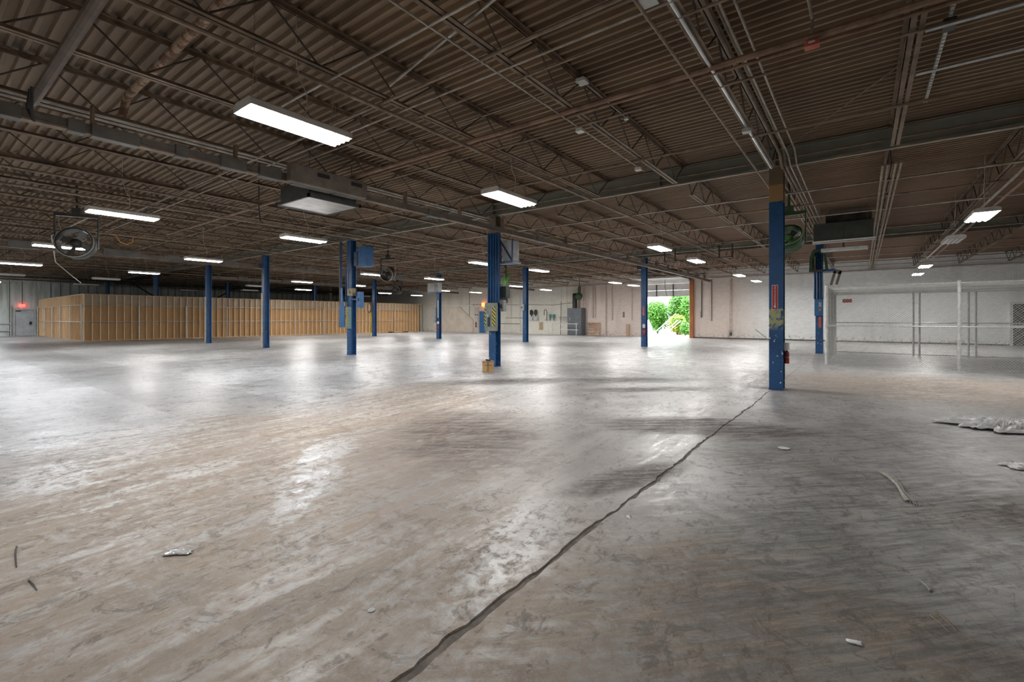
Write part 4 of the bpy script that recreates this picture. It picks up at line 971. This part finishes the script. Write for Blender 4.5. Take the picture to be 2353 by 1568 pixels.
def posts(m_r, spots, h=CHt + .02):
    for (x, y) in spots:
        p_ = B().tube((x, y, 0), (x, y, h), m_r, 10); p_.lathe([(m_r * 1.15, 0), (m_r * 1.15, .03), (m_r * .6, .06), (0, .065)], 10, Matrix.Translation((x, y, h))); p_.build('post', GALV, cg)
posts(.042, [(CX0, CY0), (CX0, -2.19), (CX0, -5.3), (CX0, CY1)]); posts(.034, [(CX0 + .12, CY0 - .02), (20.2, CY0), (22.3, CY0), (CX1, CY0), (CX1, -1.62), (CX1, -1.80), (CX1, -3.2), (CX1, -3.4), (CX1, -4.9), (CX1, CY1)])
for (a, b_) in [((CX0, CY0, CHt), (CX0, CY1, CHt)), ((CX0, CY0, 1.25), (CX0, CY1, 1.25)), ((CX0, CY0, CHt), (CX1, CY0, CHt)), ((CX0, CY0, 1.25), (CX1, CY0, 1.25)),
                ((CX1, CY0, CHt), (CX1, CY1, CHt)), ((CX1, CY0, 1.30), (CX1, CY1, 1.30)), ((CX1, CY0, .05), (CX1, CY1, .05)), ((20.2, CY0, CHt), (20.2, CY1, CHt)), ((22.3, CY0, CHt), (22.3, CY1, CHt))]:
    B().tube(a, b_, .021, 8).build('rail', GALV, cg)
gm = B()
for (a, b_) in (((CX1 - .05, -5.0, .1), (CX1 - .05, -5.0, 2.2)), ((CX1 - .05, -6.3, .1), (CX1 - .05, -6.3, 2.2)), ((CX1 - .05, -5.0, 2.2), (CX1 - .05, -6.3, 2.2)), ((CX1 - .05, -5.0, .1), (CX1 - .05, -6.3, .1)), ((CX1 - .05, -5.0, 1.2), (CX1 - .05, -6.3, 1.2))): gm.tube(a, b_, .022, 8)
gt = gm.build('gate', GALV, cg); stuff(diamond(B(), (CX1 - .05, -6.3, .1), (0, 1, 0), (0, 0, 1), 1.3, 2.1).build('gate_mesh', WIRE, gt))
tag(B().bbox(24.30, 24.315, .35, .68, 2.15, 2.30, .004).build('warning_sign', RED), 'small red sign wired to the back of the cage', 'sign')

# ------------------------------------------------------------------ things along the brick wall
XW = 36.2
def wpipe(label, y, z0, z1, r=.04, m=None, bend=False, name='wall_conduit'):
    pts = [(XW - .06, y, z0), (XW - .06, y, z1)]
    if bend: pts += [(XW - .1, y, z1 + .12), (XW - .3, y, z1 + .2)]
    return tag(B().path(pts, r, 8).build(name, m or BEIGE), label, 'conduit', 'conduits on the brick wall')
BEIGE = M('beige_painted_conduit', (.58, .47, .40), rough=.5); CREAM = M('cream_painted_conduit', (.72, .70, .64), (.62, .60, .54), rough=.5)
wpipe('thin dark cable hanging right of the wooden jamb', 9.55, 1.53, 4.3, .03, DARK); wpipe('dark cable end by the jamb cable', 9.62, 1.5, 2.0, .012, DARK)
wpipe('second dark cable hanging right of the loading door', 8.85, 1.28, 4.35, .03, M('brown_cable', (.16, .12, .09), rough=.5))
wpipe('thick beige pipe down to a valve on the brick wall', 7.54, .6, 4.35, .065)
for i, (y, z0) in enumerate(((18.52, 1.5), (18.30, 1.5), (17.3, .05), (16.75, 1.3), (15.0, 1.3))):
    wpipe('beige conduit left of the loading door, %s from the grey cabinet' % ORD[i], y, z0, 4.3, .045 if i != 2 else .055)
for i, y in enumerate((21.7, 21.1, 26.3, 27.4, 32.8)):
    wpipe('cream conduit on the white part of the wall, %s from the grey cabinet' % ORD[i], y, [1.4, 1.4, .2, .9, .2][i], 4.6, .025, CREAM if i != 4 else M('rust_conduit', (.30, .2, .13), rough=.6))
vl = thing('valve', 'dark valve at the bottom of the thick beige pipe', 'valve', (XW - .12, 7.54, .22))
B().cbox((0, 0, .12), (.12, .14, .22)).build('valve_body', DARK, vl); B().lathe([(.09, .34), (.12, .36), (.09, .38)], 12).tube((0, 0, .22), (0, 0, .38), .03).build('flange', BEIGE, vl)
tag(B().tube((35.7, 5.9, .72), (35.9, 5.15, .03), .03, 6).build('leaning_stick', M('grey_stick', (.32, .32, .28), rough=.7)), 'grey stick leaning at the foot of the white brick wall', 'stick')
# grey cabinet
cab = thing('metal_cabinet', 'tall dark grey metal cabinet against the wall left of the loading door', 'cabinet', (35.75, 19.95, 0))
SLATE = M('slate_enamel', (.12, .135, .15), (.09, .10, .115), 3, .45)
B().bbox(-.35, .40, -.72, .66, 0, 2.36, .012).build('body', SLATE, cab)
for (a, b_) in ((-.70, -.03), (-.01, .64)): cd_ = B().box(-.372, -.352, a, b_, .06, 2.30).build('door', SLATE, cab)
for z in (.62, 1.35, 1.85): B().box(-.376, -.372, -.70, .64, z, z + .012).build('seam', DARK, cab)
B().box(-.39, -.372, .38, .42, 1.25, 1.5).build('handle', SILVER, cd_)
dp = thing('vent_duct', 'dark vertical duct rising from the grey cabinet', 'duct', (35.8, 20.1, 2.37))
B().lathe([(.20, 0), (.20, 1.15), (.16, 1.28), (0, 1.28)], 14).build('duct_body', BLACK, dp, True)
for i, y in enumerate((19.85, 19.55, 19.3, 19.15)):
    tag(B().path([(35.85, y, 2.38), (35.85, y, 4.1), (35.85, y - .1, 4.28), (35.95, y - .3, 4.33)], .04, 8).build('riser_conduit', BEIGE), 'beige riser conduit above the grey cabinet, %s from the dark duct' % ORD[i], 'conduit', 'risers above the grey cabinet')
gf = thing('green_fan', 'small green fan bracket above the grey cabinet', 'fan', (35.3, 19.55, 3.1))
B().lathe([(.1, 0), (.28, .08), (.30, .42), (.2, .55)], 14, Matrix.Rotation(R(25), 4, 'X')).build('shroud', DGREEN, gf, True); B().box(-.05, .05, -.28, -.08, .4, 1.1).build('arm', DGREEN, gf); B().tube((0, -.18, 1.1), (0, -.18, 2.0), .03).build('mount', DGREEN, gf)
rl = thing('guard_rail', 'low galvanised guard rail before the grey cabinet', 'railing', (34.9, 20.4, 0))
for z in (.48, 1.0): B().tube((0, -1.1, z), (0, 1.5, z), .03, 8).build('rail', GALV, rl)
for y in (-.95, 1.45): B().tube((0, y, 0), (0, y, 1.03), .035, 8).build('post', GALV, rl)
# leaning pallet
pt = thing('pallet', 'weathered wooden pallet leaning on the wall beside the grey cabinet', 'pallet', (35.95, 18.38, 0))
ml = Matrix.Rotation(R(9), 4, 'Y')
for k in range(7): B().box(-.06, -.04, -.54, .54, .02 + k * .165, .13 + k * .165, ml).build('slat', PALLET, pt)
for y in (-.5, 0, .5): B().box(-.04, .05, y - .03, y + .03, .02, 1.14, ml).build('stringer', PALLET, pt)
tag(B().box(36.0, 36.15, 15.2, 15.45, 0, 1.0).build('leaning_board', PALLET), 'short board leaning on the wall left of the loading door', 'board')
tag(B().box(36.16, 36.2, 15.66, 15.80, 1.54, 2.0).build('wall_slat', RUSTP), 'short rusty strip on the beige wall', 'strip')
# far white wall fittings
struct(B().add([(XW - .09, 36.8, 0.0), (XW - .09, 36.8, 2.74), (XW - .09, 34.3, 2.74), (XW - .09, 32.3, 1.3), (XW - .09, 32.3, 0), (XW, 36.8, 0), (XW, 36.8, 2.74), (XW, 34.3, 2.74), (XW, 32.3, 1.3), (XW, 32.3, 0)],
              [(4, 3, 2, 1, 0), (0, 1, 6, 5), (1, 2, 7, 6), (2, 3, 8, 7), (3, 4, 9, 8)]).build('trim_4', PLASTER), 'beige plastered stair-shaped block on the far white wall')
struct(B().box(XW - .12, XW, 32.2, 38, 2.74, 2.86).build('trim_5', CREAM), 'cream ledge over the beige plastered block')
struct(B().box(XW - .25, XW, 20.7, 25.4, 1.18, 1.25).build('trim_6', CREAM), 'long cream ledge along the far white wall')
struct(B().box(XW - .16, XW, 20.7, 25.4, 0, 1.18).build('trim_7', CREAM), 'cream half-height wall below the ledge')
def faucet(label, y):
    t = thing('wash_fitting', label, 'fitting', (XW - .18, y, 1.25), 0, 'fittings on the far ledge')
    B().path([(0, 0, 0), (0, 0, .85), (-.05, .05, 1.0), (-.1, .15, 1.0), (-.12, .2, .85), (-.12, .2, .5)], .03, 8).build('spout', DARK, t); B().cbox((0, 0, .04), (.12, .3, .08)).build('base', GREYBOX, t)
faucet('dark gooseneck fitting on the far ledge', 23.15)
for i, y in enumerate((24.9, 24.4)):
    t = thing('sink_head', 'dark oval fitting over the far ledge, %s one' % ['left', 'right'][i], 'fitting', (XW - .15, y, 1.3), 0, 'oval fittings on the far ledge')
    B().lathe([(0, .45), (.12, .5), (.16, .7), (.12, .92), (0, .98)], 12).build('head', DARK, t, True); B().bbox(-.12, .12, -.24, .2, -.05, .32, .04).build('basin', LGREY, t); B().tube((0, 0, .3), (0, 0, .5), .04).build('neck', DARK, t)
for i, y in enumerate((22.8, 22.4)):
    t = thing('dispenser', 'small teal dispenser on the far ledge, %s one' % ['left', 'right'][i], 'dispenser', (XW - .15, y, 1.25), 0, 'teal dispensers')
    B().bbox(-.08, .08, -.1, .1, .25, .58, .02).build('tank', TEAL, t); B().tube((0, 0, 0), (0, 0, .25), .04).build('stem', DARK, t)
for i in range(6):
    t = thing('tap', 'small chrome tap by the grey cabinet, %s from it' % ORD[i], 'tap', (XW - .2, 20.85 + i * .18, 1.25), 0, 'taps on the far ledge')
    B().path([(0, 0, 0), (0, 0, .24), (-.08, 0, .3), (-.14, 0, .22)], .022, 6).build('spout', SILVER, t); B().cbox((0, 0, .33), (.05, .1, .03)).build('handle', DARK, t)
tag(B().box(XW - .19, XW - .165, 23.56, 23.98, .40, 1.12).build('paper_notice', PAPER), 'brown paper notice below the far ledge', 'notice')
tag(B().tube((35.4, 21.3, 0), (35.4, 21.25, 2.95), .025, 6).build('standing_pole', DARK), 'thin dark pole standing before the far ledge', 'pole')
t = thing('wall_fan', 'dark louvred wall fan high on the far white wall', 'fan', (XW - .2, 28.5, 2.95)); B().bbox(-.15, .15, -.7, .7, 0, 1.0, .02).build('frame', DKGREEN, t)
for k in range(5): B().box(-.18, -.15, -.6, .6, .1 + k * .17, .2 + k * .17).build('louvre', DARK, t)
extinguisher('red fire extinguisher on the wall beside the blue door', (XW - .22, 31.75, .55), 1.1)
rt = thing('wall_sign', 'red lettered sign beside the blue door', 'sign', (XW - .19, 31.72, 1.68)); B().box(0, .01, -.22, .22, 0, .30).build('plate', WHITEP, rt)
B().box(-.004, 0, .06, .20, .05, .26).box(-.004, 0, -.06, .03, .08, .22).box(-.004, 0, -.2, -.09, .05, .24).build('red_marks', RED, rt)
for i, (pts, nm) in enumerate([([(XW - .05, 28.0, 1.5), (XW - .05, 25.6, 1.5)], 'upper'), ([(XW - .05, 30.0, .95), (XW - .05, 26.4, .95)], 'lower'), ([(XW - .05, 36.5, 1.1), (XW - .05, 32.4, 1.1)], 'left'), ([(XW - .06, 33.9, 1.5), (XW - .06, 32.4, 1.4)], 'short')]):
    tag(B().path(pts, .022, 6).build('wall_conduit', M('dark_wall_pipe', (.17, .14, .11), rough=.6)), '%s dark horizontal pipe on the far white wall' % nm, 'pipe', 'dark pipes on the far wall')
tag(B().path([(XW - .04, 32.5, 2.9), (XW - .04, 29, 2.8), (XW - .04, 25, 2.75), (XW - .04, 22.5, 2.68), (XW - .04, 20.5, 2.85)], .02, 6).build('sagging_cable', M('dark_wall_pipe', (.17, .14, .11))), 'dark cable sagging along the far white wall', 'cable')
# door operator near the jamb, dark
dop = thing('door_operator', 'black door operator under the roof right of the loading door', 'motor', (35.0, 9.85, 4.35)); B().bbox(-.2, .2, -.3, .3, 0, .35, .03).build('motor_box', BLACK, dop); B().tube((0, .3, .18), (0, .75, .18), .08, 10).tube((0, -.3, .2), (0, -.8, .38), .05).build('drum', DARK, dop)
fl = thing('framed_guard', 'dark framed roof hatch guard left of the green fan', 'guard', (20.5, 5.6, 3.98))
g = B()
for z in (0, .45): g.box(-.02, .02, -1.4, 1.4, z, z + .04)
for y in (-1.4, -.9, .9, 1.36): g.box(-.02, .02, y, y + .05, 0, .55)
g.build('frame', DARK, fl)

# ------------------------------------------------------------------ litter on the floor
def sheet(name, label, cat, loc, sx, sy, amp, seed, m, nx=26, ny=14, rz=0, gap=.2):
    rg = random.Random(seed); b = B(); idx = {}
    ph = [(rg.uniform(3, 30) * rg.choice((-1, 1)), rg.uniform(3, 30), rg.uniform(0, 6)) for _ in range(7)]
    for j in range(ny + 1):
        for i in range(nx + 1):
            u, v = i / nx * 2 - 1, j / ny * 2 - 1
            an = math.atan2(v, u); edge = 1 - gap * (math.sin(3 * an + seed) * .5 + math.sin(7 * an) * .4 + math.sin(13 * an + 2) * .3)
            x, y = u * sx * edge, v * sy * edge
            h = (sum(abs(math.sin(u * a + v * c + p + 1.2 * math.sin(v * 5 + u * 3))) for a, c, p in ph) / 7) ** 1.6
            rr = max(0, 1 - max(abs(u), abs(v)) ** 4)
            b.v.append((x, y, .004 + amp * h * (.25 + .75 * rr)))
    for j in range(ny):
        for i in range(nx): b.f.append((j * (nx + 1) + i, j * (nx + 1) + i + 1, (j + 1) * (nx + 1) + i + 1, (j + 1) * (nx + 1) + i))
    o = b.build(name, m, None, True, loc); o.rotation_euler = (0, 0, rz)
    so = o.modifiers.new('thickness', 'SOLIDIFY'); so.thickness = .003; so.offset = 1
    return tag(o, label, cat)
sheet('plastic_sheet', 'large crumpled clear plastic sheet on the floor at right', 'plastic', (9.12, -1.66, 0), .62, .34, .16, 3, PLASTIC, 60, 34, R(-62), .32)
sheet('plastic_scrap', 'smaller crumpled plastic scrap at the right edge', 'plastic', (6.83, -1.32, 0), .20, .09, .05, 5, PLASTIC, 20, 10, R(-55))
sheet('plastic_scrap', 'tiny bluish plastic wrapper near the bottom right', 'plastic', (2.66, .03, 0), .028, .013, .008, 8, PLASTIC, 12, 6, R(-75))
lid = thing('paper_disc', 'small white paper disc on the floor right of the crack', 'lid', (6.13, .72, 0)); B().lathe([(0, .004), (.055, .004), (.06, .012), (.055, .009), (0, .008)], 18).build('disc', WHITEP, lid)
sc = thing('frayed_strap', 'long frayed grey strap lying on the floor at right', 'strap', (5.36, -.245, 0), R(-167.3))
b = B(); N_ = 22; L_ = .80
for i in range(N_ + 1):
    f = i / N_; wd = .032 * (1 - .65 * math.sin(min(1, f * 1.5) * math.pi / 2)) + .022 * max(0, f - .7) / .3 + .006
    y = .02 * math.sin(f * 5); z = .006 + .006 * math.sin(f * 9) ** 2
    b.v += [(f * L_ - L_ / 2, y - wd, z), (f * L_ - L_ / 2, y - wd * .3, z + .012), (f * L_ - L_ / 2, y + wd * .3, z + .004), (f * L_ - L_ / 2, y + wd, z + .008)]
for i in range(N_):
    for k in range(3): b.f.append((4 * i + k, 4 * i + k + 1, 4 * i + 5 + k, 4 * i + 4 + k))
so = b.build('webbing', STRAP, sc); md = so.modifiers.new('thickness', 'SOLIDIFY'); md.thickness = .004
fr = B()
for k in range(5): fr.path([(L_ / 2 - .01, -.02 + k * .012, .012), (L_ / 2 + .05 + .01 * (k % 2), -.035 + k * .018, .006)], .003, 4)
fr.build('fringe', STRAP, sc)
def twig(label, a, b_, r=.006, m=STICK):
    a, b_ = Vector((*a, r)), Vector((*b_, r)); mid = (a + b_) / 2 + Vector((random.uniform(-.01, .01), random.uniform(-.01, .01), r * .5))
    return tag(B().path([a, mid, b_], r, 6, r * .5).build('twig', m), label, 'twig', 'small litter on the floor')
twig('grey wood chip on the dark floor at lower right', (3.40, -.30), (3.50, -.26), .010, M('grey_stick', (.3, .3, .3)))
twig('tan straw near the lower right', (3.20, -.30), (3.06, -.36), .004)
twig('second tan straw near the lower right', (3.14, -.27), (3.02, -.33), .003)
twig('dark curved twig at the left edge of the floor', (.48, 4.42), (.44, 4.05), .005, DARK)
twig('short dark twig at lower left', (.46, 3.80), (.47, 3.62), .004, DARK)
ch = B().add([(0, 0, 0), (.05, .01, 0), (.06, .045, 0), (.02, .05, 0), (.02, .02, .018), (.04, .03, .014)], [(3, 2, 1, 0), (0, 1, 5, 4), (1, 2, 5), (2, 3, 4, 5), (3, 0, 4)]).build('concrete_chip', WHITEP, None, False, (3.30, 1.38, 0)); tag(ch, 'small white chip right of the crack', 'chip')
pk = thing('floor_plug', 'small round metal plug in the floor left of the crack', 'plug', (1.47, 2.01, 0)); B().lathe([(0, .004), (.018, .004), (.021, .001), (.021, 0)], 16).build('disc', GREYBOX, pk)
sheet('film_scrap', 'shiny grey film scrap on the stained floor at lower left', 'film', (1.09, 3.48, 0), .075, .035, .008, 12, M('shiny_film', (.5, .52, .53), rough=.15), 14, 8, R(-50))
